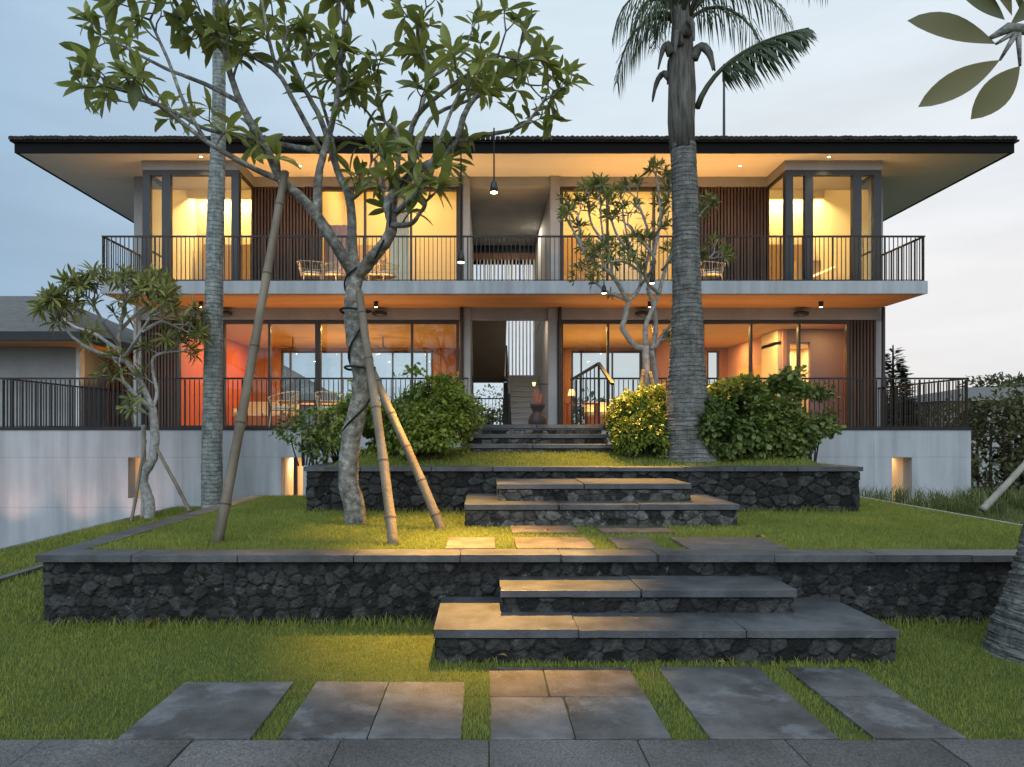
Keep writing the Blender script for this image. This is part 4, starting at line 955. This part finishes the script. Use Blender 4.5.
Yl = 12.4
lt_br = [
 ([(150,519,0),(149,500,0),(143,478,0),(153,458,0),(155,432,0),(152,408,0)], .10, .07, 'none'),
 ([(152,410,0),(137,396,-.2),(122,380,-.3)], .05, .03),
 ([(152,408,0),(140,380,.1),(126,360,.2),(119,348,.2),(121,323,.2),(125,305,.2)], .055, .028, 'big'),
 ([(126,362,.2),(97,352,-.2),(76,340,-.4),(66,328,-.5)], .04, .02, 'big'),
 ([(118,350,.2),(95,334,.5),(75,327,.7),(62,318,.8)], .036, .02),
 ([(124,358,.2),(134,343,-.3),(142,330,-.4),(152,315,-.5)], .036, .02, 'big'),
 ([(119,345,.2),(105,325,-.4),(95,308,-.6)], .04, .022, 'big'),
 ([(120,330,.2),(138,312,.7),(150,300,.9)], .04, .022, 'big'),
 ([(153,408,0),(157,392,.1),(153,372,.2),(154,357,.2),(168,352,.3)], .036, .025),
 ([(142,332,-.4),(160,322,-.2),(172,325,0)], .035, .022, 'big'),
 ([(154,418,0),(147,414,-.1)], .02,.015),
]
frangipani('frangipani_tree', 'small frangipani with pale branches in front of the left plinth wall', P(150,519,Yl), Yl, lt_br, .24, 'frangi_small', .26, .05, 9, depth=2, k=14, nside=.75, barkm='bark_frangi', droop=.35)
Yr_ = 10.9
rt_br = [
 ([(645,445,0),(646,400,0),(646,346,0)], .075, .055, 'none'),
 ([(654,445,.3),(657,395,.3),(652,350,.2)], .05, .04, 'none'),
 ([(646,348,0),(636,346,0),(623,330,-.1),(625,318,-.1),(628,301,-.1)], .052, .036, 'none'),
 ([(646,346,0),(646,326,0),(654,305,.1),(659,293,.1)], .045, .03, 'none'),
 ([(652,350,.2),(656,330,.3),(654,308,.3),(648,290,.3)], .04, .03, 'none'),
 ([(655,348,.2),(662,336,.2),(672,324,.1)], .035, .025),
 ([(628,302,-.1),(612,275,-.3),(588,257,-.5),(572,228,-.6)], .038, .018),
 ([(628,302,-.1),(640,286,.2),(637,262,.3),(618,237,.3),(610,215,.3)], .034, .017),
 ([(659,294,.1),(645,275,-.2),(650,240,-.3),(637,200,-.3)], .034, .017),
 ([(659,293,.1),(668,262,.3),(684,235,.4),(700,215,.4)], .034, .017),
 ([(648,290,.3),(655,250,.6),(662,215,.7),(668,195,.7)], .034, .017),
 ([(612,275,-.3),(608,250,.1),(592,225,.2),(588,205,.2)], .026, .015),
 ([(668,262,.3),(690,262,0),(708,258,-.1)], .026, .016),
 ([(588,257,-.5),(580,240,-.1),(578,215,.1)], .022, .014), ([(618,270,.1),(604,240,-.5),(600,200,-.5)], .022, .014),
 ([(637,262,.3),(628,240,.6),(622,205,.7)], .022, .014), ([(650,240,-.3),(660,225,-.6),(658,185,-.6)], .022, .014), ([(645,275,-.2),(625,262,-.6),(608,262,-.8)], .022, .014),
 ([(626,300,-.1),(605,290,.3),(592,280,.5)], .022, .014), ([(662,270,.3),(676,250,-.2),(676,215,-.3)], .022, .014),
 ([(640,286,.2),(655,262,-.5),(640,240,-.6),(628,225,-.6)], .026, .015),
]
frangipani('frangipani_tree', 'bushy frangipani with many thin branches growing beside the entry railing', P(648,445,Yr_), Yr_, rt_br, .13, 'frangi_small', .165, .038, 14, depth=3, k=8, nside=1.9, barkm='bark_frangi', droop=.15, spread=(20,75))
# frangipani whose branch reaches in at top right
cr_br = [([(1420,870,0),(1400,640,0),(1330,420,0),(1290,260,0)], .11, .08, 'none'),
 ([(1290,262,0),(1200,120,0),(1120,60,0),(1052,32,0)], .05, .022, 'none'),
 ([(1290,262,0),(1320,60,.2),(1340,-160,.3)], .05, .022, 'big'), ([(1290,262,0),(1400,100,-.3),(1500,-40,-.3)], .05, .022, 'big')]
ct = frangipani('frangipani_tree', 'frangipani just outside the right edge, its blurred leaves hanging into the top corner', P(1420,870,2.6), 2.6, cr_br, .3, 'frangi', .26, .085, 21, depth=1, k=9, nside=.3)
Bs = []; Ds = []; LL = []; WW = []
tipc = P(1020, 25, 2.6)
for (a, b), (c, d), w in (((996,44),(916,12),.105), ((1000,60),(926,100),.085), ((1020,66),(978,114),.095), ((1005,20),(965,-14),.09), ((1010,25),(1075,-30),.09), ((1030,50),(1080,95),.09), ((1020,10),(1012,-60),.09), ((1012,16),(985,-50),.085)):
    p = P(a, b, 2.6); q = P(c, d, 2.55); Bs.append(p); Ds.append(q-p); LL.append((q-p).length); WW.append(w)
V, Fc, c = leaf_batch(np.array(Bs), np.array(Ds), np.array([[.15,-1,.2]]*len(Bs)), np.array(LL), np.array(WW)*1.15, .12, .10, 9)
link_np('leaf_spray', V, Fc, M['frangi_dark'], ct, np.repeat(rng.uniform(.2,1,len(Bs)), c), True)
m = MB(); m.tube([P(1052,32,2.6), P(1030,30,2.6), P(1008,28,2.6), P(990,38,2.6)], [.022,.02,.02,.008], 8); 
for a, b in ((996,44),(1000,60),(1020,66)): m.tube([P(1018,30,2.6), P(a, b, 2.6)], [.012,.005], 6)
m.build('twig', M['bark_grey'], ct, smooth=True)

# ---- palms
def palm_trunk(t, pts, rads, mat, seg=20, ring=.075, amp=.016):
    sp = smooth_path(pts, 60); n = len(sp); rr = np.array(interp(rads, n)); ln = 0; out = []
    for i in range(n):
        if i: ln += (sp[i]-sp[i-1]).length
        ph = (ln/ring+.15*math.sin(ln*9)) % 1
        out.append(rr[i]*(1+amp*(1-abs(2*ph-1))**.6*random.uniform(.3,1.5)+.012*math.sin(ln*7+i*.0)))
    return MB().tube(sp, out, seg, wob=.022).build('trunk', M[mat], t, smooth=True)
def frond(V, Fl, var, base, d0, length, sag, nl=46, ll=.55, g=None, hang=.8, wind=(0,0,0), w=.02, t0=.16):
    """leaflets as 2-segment strips; returns rachis pts"""
    d0 = np.array(d0)/np.linalg.norm(d0); pts = []; p = np.array(base, float); d = d0.copy(); st = length/24
    for i in range(25):
        pts.append(p.copy()); p = p+d*st; d = d+np.array([0,0,-sag/24])+np.array(wind)/24; d /= np.linalg.norm(d)
    pts = np.array(pts)
    for i in range(nl):
        t = t0+(1-t0)*i/nl; f = t*24; k = min(int(f), 23); c = pts[k]*(1-(f-k))+pts[k+1]*(f-k); dd = pts[k+1]-pts[k]; dd /= np.linalg.norm(dd)
        side = np.cross(dd, [0,0,1.]); side /= np.linalg.norm(side)+1e-6; upv = np.cross(side, dd)
        L = ll*(math.sin(math.pi*((t-t0)/(1-t0)*.80+.14))**.6)*g.uniform(.8,1.1)
        for s in (-1, 1):
            v = side*s*.8+dd*.55+upv*.1+g.normal(0,.08,3); v[2] -= hang*g.uniform(.4,1); v /= np.linalg.norm(v)
            m1 = c+v*L*.5; v2 = v+np.array([0,0,-hang*.8])+np.array(wind)*.8; v2 /= np.linalg.norm(v2); tp_ = m1+v2*L*.5
            wv = np.cross(v, dd); wv /= np.linalg.norm(wv)+1e-6; wv = dd*w*.5+wv*w*.15
            n0 = len(V); V += [c-wv*.6, c+wv*.6, m1+wv, m1-wv, tp_]
            Fl += [(n0,n0+1,n0+2),(n0,n0+2,n0+3),(n0+3,n0+2,n0+4)]; x_ = g.uniform(0,1); var += [x_]*5
    return pts
def palm_crown(t, top, fr, mat='palm_leaf', seed=0, ll=.55):
    g = np.random.default_rng(seed); V = []; Fl = []; var = []; m = MB()
    for d0, L, sag, hang, wind in fr:
        pts = frond(V, Fl, var, Vector(top)+Vector(d0).normalized()*.08, d0, L, sag, int(20*L), ll, g, hang, wind)
        m.tube([tuple(p) for p in pts[::3]], interp([.035,.02,.006], len(pts[::3])), 6)
    m.build('rachis', M['palm_dry'], t, smooth=True)
    return link_np('crown', np.array(V), np.array(Fl), M[mat], t, np.array(var))
Yp = 9.6
pm = thing('coconut_palm', 'thick grey-trunked palm between the right-hand shrubs with drooping fronds', 'palm tree', P(688,462,Yp))
pp = [P(688,470,Yp), P(688,440,Yp), P(687,400,Yp), P(687,350,Yp), P(687,300,Yp), P(686,250,Yp), P(685,200,Yp), P(684,170,Yp), P(683,145,Yp)]
palm_trunk(pm, pp, [x*.97 for x in [.50,.38,.29,.24,.205,.19,.183,.18,.178]], 'bark_palm')
sh = MB(); tc_ = P(682, 60, Yp)
sh.tube([P(683,150,Yp), P(682,120,Yp), P(682,90,Yp), P(682,60,Yp), P(681,30,Yp), P(681,0,Yp)], [.178,.182,.175,.165,.14,.10], 16, wob=.09)
random.seed(5)
for i in range(8):
    a = i*2.4; z0 = random.uniform(.95, 1.45); b0 = P(682,145,Yp)+Vector((math.cos(a)*.15, math.sin(a)*.15, z0))
    o_ = Vector((math.cos(a), math.sin(a)*.8, 0)); L_ = random.uniform(.12, .30)
    sh.tube(smooth_path([b0, b0+o_*L_*.5+Vector((0,0,.14)), b0+o_*L_+Vector((0,0,.02)), b0+o_*(L_+.06)+Vector((0,0,-.22))], 3), interp([.07,.05,.035,.012], 10), 6, wob=.15)
sh.build('crown_shaft', noisy('palm_sheath', (.03,.028,.022), (.20,.185,.16), 7, .85, 1, 30, stretch=(3,3,.35)), pm, smooth=True)
def fdir(az, el): return (math.cos(R(az))*math.cos(R(el)), math.sin(R(az))*math.cos(R(el)), math.sin(R(el)))
fr = []
for (az, el, L, sag, hang) in [(170,72,3.2,1.8,1.0),(210,74,3.2,1.8,1.0),(140,74,3.2,1.8,1.0),(95,70,2.4,2.6,1.4),(265,66,2.2,2.8,1.5),(95,78,3.0,1.6,.9),(60,72,3.0,1.8,1.0),(15,66,3.0,2.2,1.0),(330,66,3.2,2.0,1.0),(285,75,3.0,1.8,.9),(240,74,3.1,1.8,.9),(0,78,3.0,1.6,.9),(180,82,3.2,1.4,.9),(182,72,1.5,4.2,2.0),(198,66,1.3,4.4,2.0),(170,64,1.1,4.5,2.0),(355,64,1.9,3.0,1.5),(8,55,1.6,3.0,1.6),(150,55,1.5,4.0,1.8)]:
    fr.append((fdir(az, el), L, sag, hang, (.15,0,0)))
palm_crown(pm, P(682,30,Yp), fr, 'palm_leaf', 3, .62)
# the long arching frond to the right
V = []; Fl = []; var = []; g = np.random.default_rng(8)
pts = frond(V, Fl, var, P(697,108,Yp), (.34,-.1,1.0), 1.95, -.15, 75, .62, g, 1.9, (1.9,0,-.25), .028, .33)
MB().tube([tuple(p) for p in pts[::2]], interp([.045,.03,.02,.008], 13), 8).build('rachis', M['palm_dry'], pm, smooth=True)
link_np('frond', np.array(V), np.array(Fl), M['palm_leaf'], pm, np.array(var))

Yq = 13.2
pl = thing('coconut_palm', 'slender pale palm trunk rising past the left bay window out of the picture', 'palm tree', P(212,520,Yq))
palm_trunk(pl, [P(212,530,Yq), P(212,450,Yq), P(213,380,Yq), P(214,300,Yq), P(215.5,220,Yq), P(218,150,Yq), P(219,90,Yq), P(219,20,Yq), P(220,-60,Yq), P(222,-120,Yq)], [.20,.19,.175,.165,.16,.14,.12,.12,.115,.11], 'bark_palm_pale', ring=.075)
palm_crown(pl, P(222,-122,Yq), [(fdir(i*40, 50+15*(i % 3)), 3.2, 2.2, 1.1, (0,0,0)) for i in range(9)], 'palm_leaf', 5, .6)
Yn = 4.85
pn = thing('coconut_palm', 'thick ringed palm trunk base leaning at the right edge of the front lawn', 'palm tree', P(1030,662,Yn))
pbx = P(1036,668,Yn)
palm_trunk(pn, [pbx+Vector((-.02,0,-.05)), pbx+Vector((.02,0,.2)), pbx+Vector((.12,0,.6)), pbx+Vector((.28,.05,1.2)), pbx+Vector((.7,.1,2.6)), pbx+Vector((1.2,.2,4.6)), pbx+Vector((1.6,.3,7))], [.31,.285,.245,.20,.17,.155,.14], 'bark_palm', 28, .07, .05)
palm_crown(pn, pbx+Vector((1.6,.3,7)), [(fdir(i*40, 45+12*(i % 3)), 2.6, 2.2, 1.1, (0,0,0)) for i in range(9)], 'palm_leaf', 6, .6)

# ------------------------------------------------------------------ shrubs
def shrub(label, blobs, n, size, mat, seed, asp=.55, zmin=1.15, stems=10, name='shrub'):
    bx = sum(b[0] for b in blobs)/len(blobs); by = sum(b[1] for b in blobs)/len(blobs)
    t = thing(name, label, 'shrub', (bx, by, zmin)); random.seed(seed); m = MB()
    for i in range(stems):
        b = random.choice(blobs); a = random.uniform(0, 6.28); rr = random.uniform(.3, .85)
        q = Vector((b[0]+math.cos(a)*b[3]*rr, b[1]+math.sin(a)*b[4]*rr, b[2]+b[5]*random.uniform(-.1,.75)*(1-rr*.4))); p0 = Vector((b[0]+math.cos(a)*.1, b[1]+math.sin(a)*.1, zmin-.05))
        mid = p0.lerp(q, .5)+Vector((math.cos(a)*.05, math.sin(a)*.05, .06)); m.tube(smooth_path([p0, mid, q], 3), interp([.014,.009,.004], 7), 5)
    m.build('stem', M['stem'], t)
    blob_leaves('foliage', M[mat], t, blobs, n, size, seed, .5, .25, asp, 2.6, zmin+.02)
    return t
B = lambda x0, x1, y0, y1, Y, ry: (PX((x0+x1)/2,Y), Y, PZ((y0+y1)/2,Y), (x1-x0)/2*Y/F, ry, (y1-y0)/2*Y/F)
shrub('broad dense green shrub behind the leaning frangipani, left of the entry steps', [B(372,474,366,462,9.7,.55), B(345,430,372,455,10,.5), B(300,380,398,458,10,.45), B(395,470,400,468,9.5,.45)], 17000, .072, 'bush', 31, .6, 1.2, 40)
shrub('sparse green shrub spilling over the left end of the platform coping', [B(272,335,412,452,9.9,.35), B(290,350,405,460,9.6,.3)], 650, .075, 'bush_dark', 32, .55, 1.15, 14)
shrub('small golden-leaved shrub lit by a lamp right of the entry railing', [B(608,674,384,458,9.9,.42), B(612,668,410,466,9.6,.38)], 13000, .058, 'bush_gold', 38, .55, 1.22, 22)
shrub('large dark-leaved shrub at the right end of the platform beyond the palm', [B(700,775,374,462,9.7,.5), B(745,825,374,458,9.8,.5), B(690,740,400,464,9.5,.4), B(785,838,390,440,9.7,.35)], 19000, .090, 'bush_dark', 36, .62, 1.2, 40)
# bushes and trees behind/right
def hedge_thing(name, label, cat, blobs, n, size, mat, seed, zmin, stems=6):
    t = thing(name, label, cat, (blobs[0][0], blobs[0][1], zmin)); m = MB(); random.seed(seed)
    for b in blobs:
        for i in range(stems):
            x = b[0]+random.uniform(-.6,.6)*b[3]; y = b[1]+random.uniform(-.5,.5)*b[4]; m.tube([(x, y, zmin-.1), (x+random.uniform(-.2,.2), y, b[2]+b[5]*.5)], [.05,.02], 5)
    m.build('stem' if cat != 'tree' else 'trunk', M['stem'], t); blob_leaves('foliage' if cat != 'tree' else 'crown', M[mat], t, blobs, n, size, seed, .55, .2, .4, 2.2, zmin); return t
hb1 = [(x, 15.6+random.uniform(-.4,.4), 1.1+random.uniform(-.1,.15), 1.1, 1.2, 1.55) for x in (11.9, 13.1, 14.4, 15.8, 17.2)]
hedge_thing('hedge', 'tall unkempt dark hedge right of the house plinth', 'hedge', hb1, 16000, .17, 'hedge', 41, .0)
hb2 = [(x, 22+random.uniform(-.5,.5), .9+random.uniform(-.2,.3), 1.2, 1.2, 1.5) for x in (12.2, 13.6, 15.0)]
hedge_thing('hedge', 'dark garden shrubs seen through the right-hand deck railing', 'hedge', hb2, 7000, .17, 'hedge', 42, -.5)
hedge_thing('hedge', 'green garden shrubs glimpsed through the ground-floor passage under the stair', 'hedge', [(-1.2,27,1.4,1.5,.8,2.2),(.2,27.3,1.2,1.5,.8,2.2),(-4,28,.6,2.2,1,1.6),(3.4,28,.6,2.2,1,1.5)], 6000, .16, 'bush', 43, -1.2)
ctree = thing('conifer_tree', 'small dark pointed conifer beside the right corner of the house', 'tree', (PX(893,20.5), 20.5, -.5))
cx_, cy_ = PX(893,20.5), 20.5; zt = PZ(345,20.5)
MB().tube([(cx_, cy_, -.5), (cx_, cy_, zt)], [.12,.02], 8).build('trunk', M['stem'], ctree)
g = np.random.default_rng(4); n = 6500; z = 1-np.sqrt(1-g.uniform(0, 1, n)*.999); az = g.uniform(0, 6.283, n); layer = .72+.28*np.abs(np.sin(z*26)); rad = (1-z)*1.05*layer*g.uniform(.35,1,n)+.03
p = np.stack([cx_+rad*np.cos(az), cy_+rad*np.sin(az), .2+z*(zt-.2)], -1); dr = np.stack([np.cos(az), np.sin(az), np.full(n,.25)], -1)
V, Fc, c = leaf_batch(p, dr, np.tile([0,0,1.],(n,1))+g.normal(0,.3,(n,3)), np.full(n,.26)*g.uniform(.5,1.2,n), np.full(n,.07), .1, .1)
link_np('crown', V, Fc, M['conifer'], ctree, np.repeat(g.uniform(0,1,n), c), True)
bgt = [(PX(1000,55),55,4.1,3.0,2.5,2.2),(PX(1022,58),58,4.0,2.8,2,1.8),(PX(930,60),60,2.2,5,3,2.0)]
for i, (b, lb) in enumerate(zip(bgt, ('rounded distant tree above the neighbouring roof at the far right', 'farther ragged tree at the very right edge of the skyline', 'low distant tree seen over the right deck railing'))):
    hedge_thing('background_tree', lb, 'tree', [b, (b[0]+1.4, b[1]+1, b[2]-.5, b[3]*.7, b[4], b[5]*.8)], 2600, .45, 'hedge', 50+i, -1.2)
fw = [(x, 70+random.uniform(-6,6), 1.5, 5.5, 4, 3.0+random.uniform(-.8,.8)) for x in np.arange(-62, 66, 6.5)]
w_ = blob_leaves('woodland', M['hedge'], None, fw, 20000, .8, 60, .5, .2, .5, 2.2, -1.2); stuff(w_, 'dark far-off tree belt behind the house seen through the rear glass', 'woodland')
# tall grasses beside the right plinth
g = np.random.default_rng(12); V = []; Fl = []; var = []
for i in range(90):
    cxg = g.uniform(5.95, 11.5); cyg = g.uniform(11.2, 13.9); 
    for j in range(34):
        a = g.uniform(0, 6.283); h = g.uniform(.25,.55); ln = g.uniform(.1,.32); b = np.array([cxg+g.normal(0,.05), cyg+g.normal(0,.05), .05]); w = np.array([-math.sin(a), math.cos(a), 0])*.006
        md = b+np.array([math.cos(a)*ln*.35, math.sin(a)*ln*.35, h*.7]); tp_ = b+np.array([math.cos(a)*ln, math.sin(a)*ln, h*.95]); n0 = len(V)
        V += [b-w, b+w, md+w, md-w, tp_]; Fl += [(n0,n0+1,n0+2),(n0,n0+2,n0+3),(n0+3,n0+2,n0+4)]; var += [g.uniform(0,1)]*5
stuff(link_np('tall_grass', np.array(V), np.array(Fl), M['tall_grass'], None, np.array(var)), 'tall wispy grasses along the foot of the right plinth wall', 'grass')

# ------------------------------------------------------------------ stakes
def stake(label, a, b, r, mat='bamboo', group=None, knots=5, name='bamboo_pole'):
    a = Vector(a); b = Vector(b); n = knots*6; pts = []; rr = []
    for i in range(n+1):
        t = i/n; pts.append(a.lerp(b, t)+Vector((math.sin(t*5)*.008, 0, 0))); rr.append(r*(1-.18*t)*(1.13 if i % 6 == 3 else 1))
    o = tag(MB().tube(pts, rr, 12).build(name, M[mat], base=tuple(a), smooth=True), label, 'pole', group)
    if mat == 'bamboo' and r > .036:
        dv = (b-a).normalized()
        for i in range(3, n, 6): MB().tube([pts[i]-dv*.007, pts[i]+dv*.007], rr[i]*1.03, 12).build('node', M['bamboo_node'], o)
    return o
def gp(px, py, z): Yg = F*(EYE-z)/(py-CYP); return P(px, py, Yg)
a = gp(217, 541, LZ); stake('longest support pole leaning right from the lawn edge to a high branch', a+Vector((0,0,-.05)), P(286,172,7.15), .047)
a = gp(394, 543, LZ); stake('grey support pole leaning left against the frangipani trunk, the steeper of the two', a+Vector((0,0,-.05)), P(360,292,7.35), .048)
a = gp(443, 528, LZ); stake('brown support pole set farther right, slanting up to the middle of the frangipani trunk', a+Vector((0,0,-.05)), P(371,366,7.5), .050)
stake('thin pole propping the small frangipani from the left', P(130,527,11.9), P(146,440,12.35), .03, 'bamboo')
stake('upright grey post tied behind the small frangipani trunk', P(143,520,12.6), P(144,425,12.6), .05, 'bamboo_grey', name='support_post')
stake('brown pole propping the small frangipani from the right', P(190,512,12.2), P(157,448,12.4), .035, 'bamboo')
stake('pale leaning pole on the lower grass at the right edge', P(982,510,11.5), P(1046,442,11.7), .055, 'bamboo_grey', name='wooden_pole')
stake('pale prop leaning against the bushy frangipani above the golden shrub', P(633,440,10.4), P(644,370,10.8), .04, 'bamboo')
stake('short prop leaning from the right onto the bushy frangipani beside the palm', P(668,440,10.5), P(650,372,10.8), .04, 'bamboo')
for py, rr, dx in ((311,.16,0),(368,.155,4)):
    c = P(356+dx, py, 7.45); tag(MB().tube([c+Vector((math.cos(t)*rr*1.05, math.sin(t)*rr, math.sin(t*2)*.01)) for t in np.linspace(0, 6.5, 26)], .013, 6).build('rope_tie', M['rope'], smooth=True), 'black rope binding %s to the frangipani trunk' % ('the pole top' if py < 340 else 'the poles halfway up'), 'rope')

# ------------------------------------------------------------------ hanging garden lamps
def hanging(label, px, py, Y, topy, e, aim=(0,0,0), spot=100, blend=1.0):
    c = P(px, py, Y); t = thing('hanging_lamp', label, 'lamp', c, 'downlights hung in the trees')
    MB().lathe((c.x, c.y, c.z), [(.040,0),(.038,.05),(.030,.09),(.014,.12)], 16).build('shade', M['lamp_body'], t, smooth=True)
    MB().lathe((c.x, c.y, c.z-.008), [(.034,0),(.034,.006)], 14).build('bulb', M['glow'], t)
    MB().tube([(c.x, c.y, c.z+.11), P(px, topy, Y)], .008, 6).build('cord', M['rope'], t)
    lamp('SPOT', (c.x, c.y, c.z-.03), e, (1,.52,.11), aim, .04, spot=spot, blend=blend)
hanging('lamp on a long cord in front of the left passage column', 461, 262, 7.3, 150, 1700, (R(-4), R(5), 0), 62)
hanging('lamp hung high on a short cord under the frangipani branches', 494, 192, 6.9, 128, 4600, (R(-17), R(2), 0), 46)
hanging('lamp hanging over the entry steps at balcony-edge level', 604, 293, 10.3, 250, 1100, (R(-14), R(6), 0), 75)
hanging('lamp hidden among the bushy frangipani branches beside the palm', 652, 283, 10.6, 262, 900, (R(-22), R(-3), 0), 75)
# wall-washing garden spots on the left plinth
for i, x in enumerate((-12.9, -11.5, -10.0, -8.6, -7.4)):
    t = thing('garden_spotlight', 'small ground spotlight washing the left plinth wall', 'spotlight', (x, 13.75, -.9), 'spotlights along the sunken strip')
    MB().lathe((x, 13.75, -.9), [(.05,0),(.06,.12),(.065,.14)], 12).build('housing', M['lamp_body'], t)
    lamp('SPOT', (x, 13.6, -.72), 60, (1,.55,.42), (R(166), R(14), 0), .05, spot=85, blend=1)

# ------------------------------------------------------------------ furniture, vase
def make_chair(label, loc, rz):
    t = thing('rattan_chair', label, 'chair', (0,0,0), 'rattan armchairs on the terraces')
    MB().lathe((0,0,.40), [(.27,0),(.29,.02),(.27,.04)], 16).build('seat', M['rattan'], t)
    MB().lathe((0,0,.442), [(.24,0),(.25,.03),(.22,.06)], 16).build('cushion', M['cushion'], t, smooth=True)
    b = MB()
    for z, r, s in ((.88,.36,.015),(.66,.335,.01)):
        b.tube([(math.cos(a)*r, math.sin(a)*r, z-.12*(1-math.sin(a)) if z > .8 else z) for a in np.linspace(-.5, 3.64, 18)], s, 6)
    for a in np.linspace(-.5, 3.64, 22):
        b.tube([(math.cos(a)*.27, math.sin(a)*.27, .42), (math.cos(a)*.36, math.sin(a)*.36, .88-.12*(1-math.sin(a)))], .006, 5)
    b.build('backrest', M['rattan'], t)
    for sx, sy in ((-1,-1),(1,-1),(1,1),(-1,1)): MB().tube([(sx*.2, sy*.2, .41), (sx*.24, sy*.24, 0)], .014, 7).build('leg', M['rattan'], t)
    t.location = loc; t.rotation_euler = (0,0,rz); return t
ch = make_chair('rattan armchair on the upper balcony, leftmost beside the slat screen', (PX(312,17.06), 17.06, BZ1), .3)
for px, yy, z, rz, lb in ((335,17.06,BZ1,-.5,'rattan armchair on the upper balcony behind the frangipani fork'), (385,17.06,BZ1,.8,'rattan armchair on the upper balcony right of the frangipani fork'),
    (710,17.06,BZ1,.2,'pale rattan armchair on the upper balcony just right of the palm trunk'), (284,16.1,DK,-.4,'rattan armchair on the ground deck left of the big shrub'), (330,16.15,DK,.5,'rattan armchair on the ground deck half hidden behind the shrub'),
    (372,17.06,BZ1,-.9,'rattan armchair on the upper balcony directly behind the frangipani trunk top')):
    dup(ch, (PX(px,yy), yy, z), rz, lb)
def table(label, x, y, z, w, d, h, mat='brown_wood'):
    t = thing('table', label, 'table', (x, y, z))
    MB().box(x-w/2, x+w/2, y-d/2, y+d/2, z+h-.04, z+h).build('tabletop', M[mat], t, bevel=.006)
    for sx in (-1,1):
        for sy in (-1,1): MB().box(x+sx*(w/2-.06)-.025, x+sx*(w/2-.06)+.025, y+sy*(d/2-.06)-.025, y+sy*(d/2-.06)+.025, z, z+h-.04).build('leg', M[mat], t)
    return t
table('wooden dining table inside the left ground-floor room', -4.9, 19.6, DK, 1.8, .9, .75)
table('low wooden console table inside the right ground-floor room', PX(572,18.6)+.3, 18.8, DK, .9, .4, .7, 'red_wood')
table('wooden dining table inside the far right ground-floor room', 6.9, 20.4, DK, 1.6, .9, .75)
def sofa(label, x, y, z, w):
    t = thing('sofa', label, 'sofa', (x, y, z))
    MB().box(x-w/2, x+w/2, y-.4, y+.4, z+.08, z+.36).build('base', M['brown_wood'], t, bevel=.02)
    for i in (0,1): MB().box(x-w/2+.08+i*(w/2-.08)+.01, x-w/2+.08+(i+1)*(w/2-.08)-.01, y-.38, y+.25, z+.362, z+.50).build('seat_cushion', M['cushion'], t, bevel=.03)
    MB().box(x-w/2, x+w/2, y+.26, y+.42, z+.362, z+.82).build('backrest', M['cushion'], t, bevel=.03)
    for s in (-1,1): MB().box(x+s*(w/2-.035)-.035, x+s*(w/2-.035)+.035, y-.38, y+.25, z+.362, z+.6).build('armrest', M['cushion'], t, bevel=.02)
sofa('pale sofa inside the left ground-floor room near the red wall', -6.6, 20.6, DK, 1.8)
sofa('pale sofa seen through the middle right ground-floor glass', 3.9, 20.6, DK, 1.7)
# table lamp on the console
c = Vector((PX(570,18.7)+.05, 18.7, DK+.7)); t = thing('table_lamp', 'small glowing table lamp on the red console behind the entry railing', 'lamp', c)
MB().lathe(c, [(.06,0),(.06,.02),(.015,.04),(.015,.2)], 14).build('base', M['clay'], t); MB().lathe(c+Vector((0,0,.2)), [(.11,0),(.07,.17)], 16).build('lamp_shade', M['glow_soft'], t)
vc = P(537.5, 424, 16.2); vc.z = DK
t = thing('floor_vase', 'dark hourglass clay urn holding orange stems at the foot of the stair', 'vase', vc)
MB().lathe(vc, [(.16,0),(.21,.06),(.22,.18),(.19,.28),(.12,.36),(.12,.40),(.17,.50),(.19,.57),(.15,.575),(.13,.52)], 24).build('urn', M['clay'], t, smooth=True)
m = MB(); random.seed(3)
for i in range(9): a = i*.7; m.tube([vc+Vector((math.cos(a)*.05, math.sin(a)*.05, .5)), vc+Vector((math.cos(a)*.12, math.sin(a)*.1, random.uniform(.72,.95)))], [.006,.012], 5)
m.build('stems', M['red_wood'], t)
c = P(534, 386, 18.4); f = MB().lathe(c, [(.03,0),(.05,.10)], 14).build('stair_lamp', M['glow_soft'], house)
MB().box(c.x, 1.69, c.y-.01, c.y+.01, c.z+.04, c.z+.06).build('bracket', M['lamp_body'], f)
# fallen leaves
g = np.random.default_rng(2); lf = [(146,627,0,.16),(480,625,.03,.09),(395,606,.1,.05),(545,531,LZ+.01,.07),(765,538,LZ+.02,.10),(786,540,LZ+.02,.06),(727,663,.03,.05),(458,471+23,LZ+.03,.06),(498,655,.04,.05),(160,620,.03,.08)]
nm = ['curled brown frangipani leaf on the grass below the left of the stone wall','pale fallen leaf on the grass just left of the lower steps','tiny fallen leaf at the foot of the front wall','pale fallen leaf on a terrace slab below the platform steps','dark curled leaf on the terrace slab right of the steps','small dry leaf at the far right of the terrace slabs','white petal on the grass right of the lower steps','small dry leaf on the lawn near the frangipani trunk','small fallen leaf beside the left corner of the lower steps','orange-brown fallen leaf beside the left stone wall']
for i, ((a, b, z, L), n_) in enumerate(zip(lf, nm)):
    p = gp(a, b, z+.03); an = g.uniform(0, 6.28)
    V, Fc, c = leaf_batch(np.array([p]), np.array([[math.cos(an), math.sin(an), .25]]), np.array([[0,0,1.]]), np.array([L*1.3]), np.array([L*.5]), .4, .35)
    tag(link_np('fallen_leaf', V, Fc, M['dry_leaf'], None, np.repeat([g.uniform(0,1)], c), True), n_, 'leaf', None)
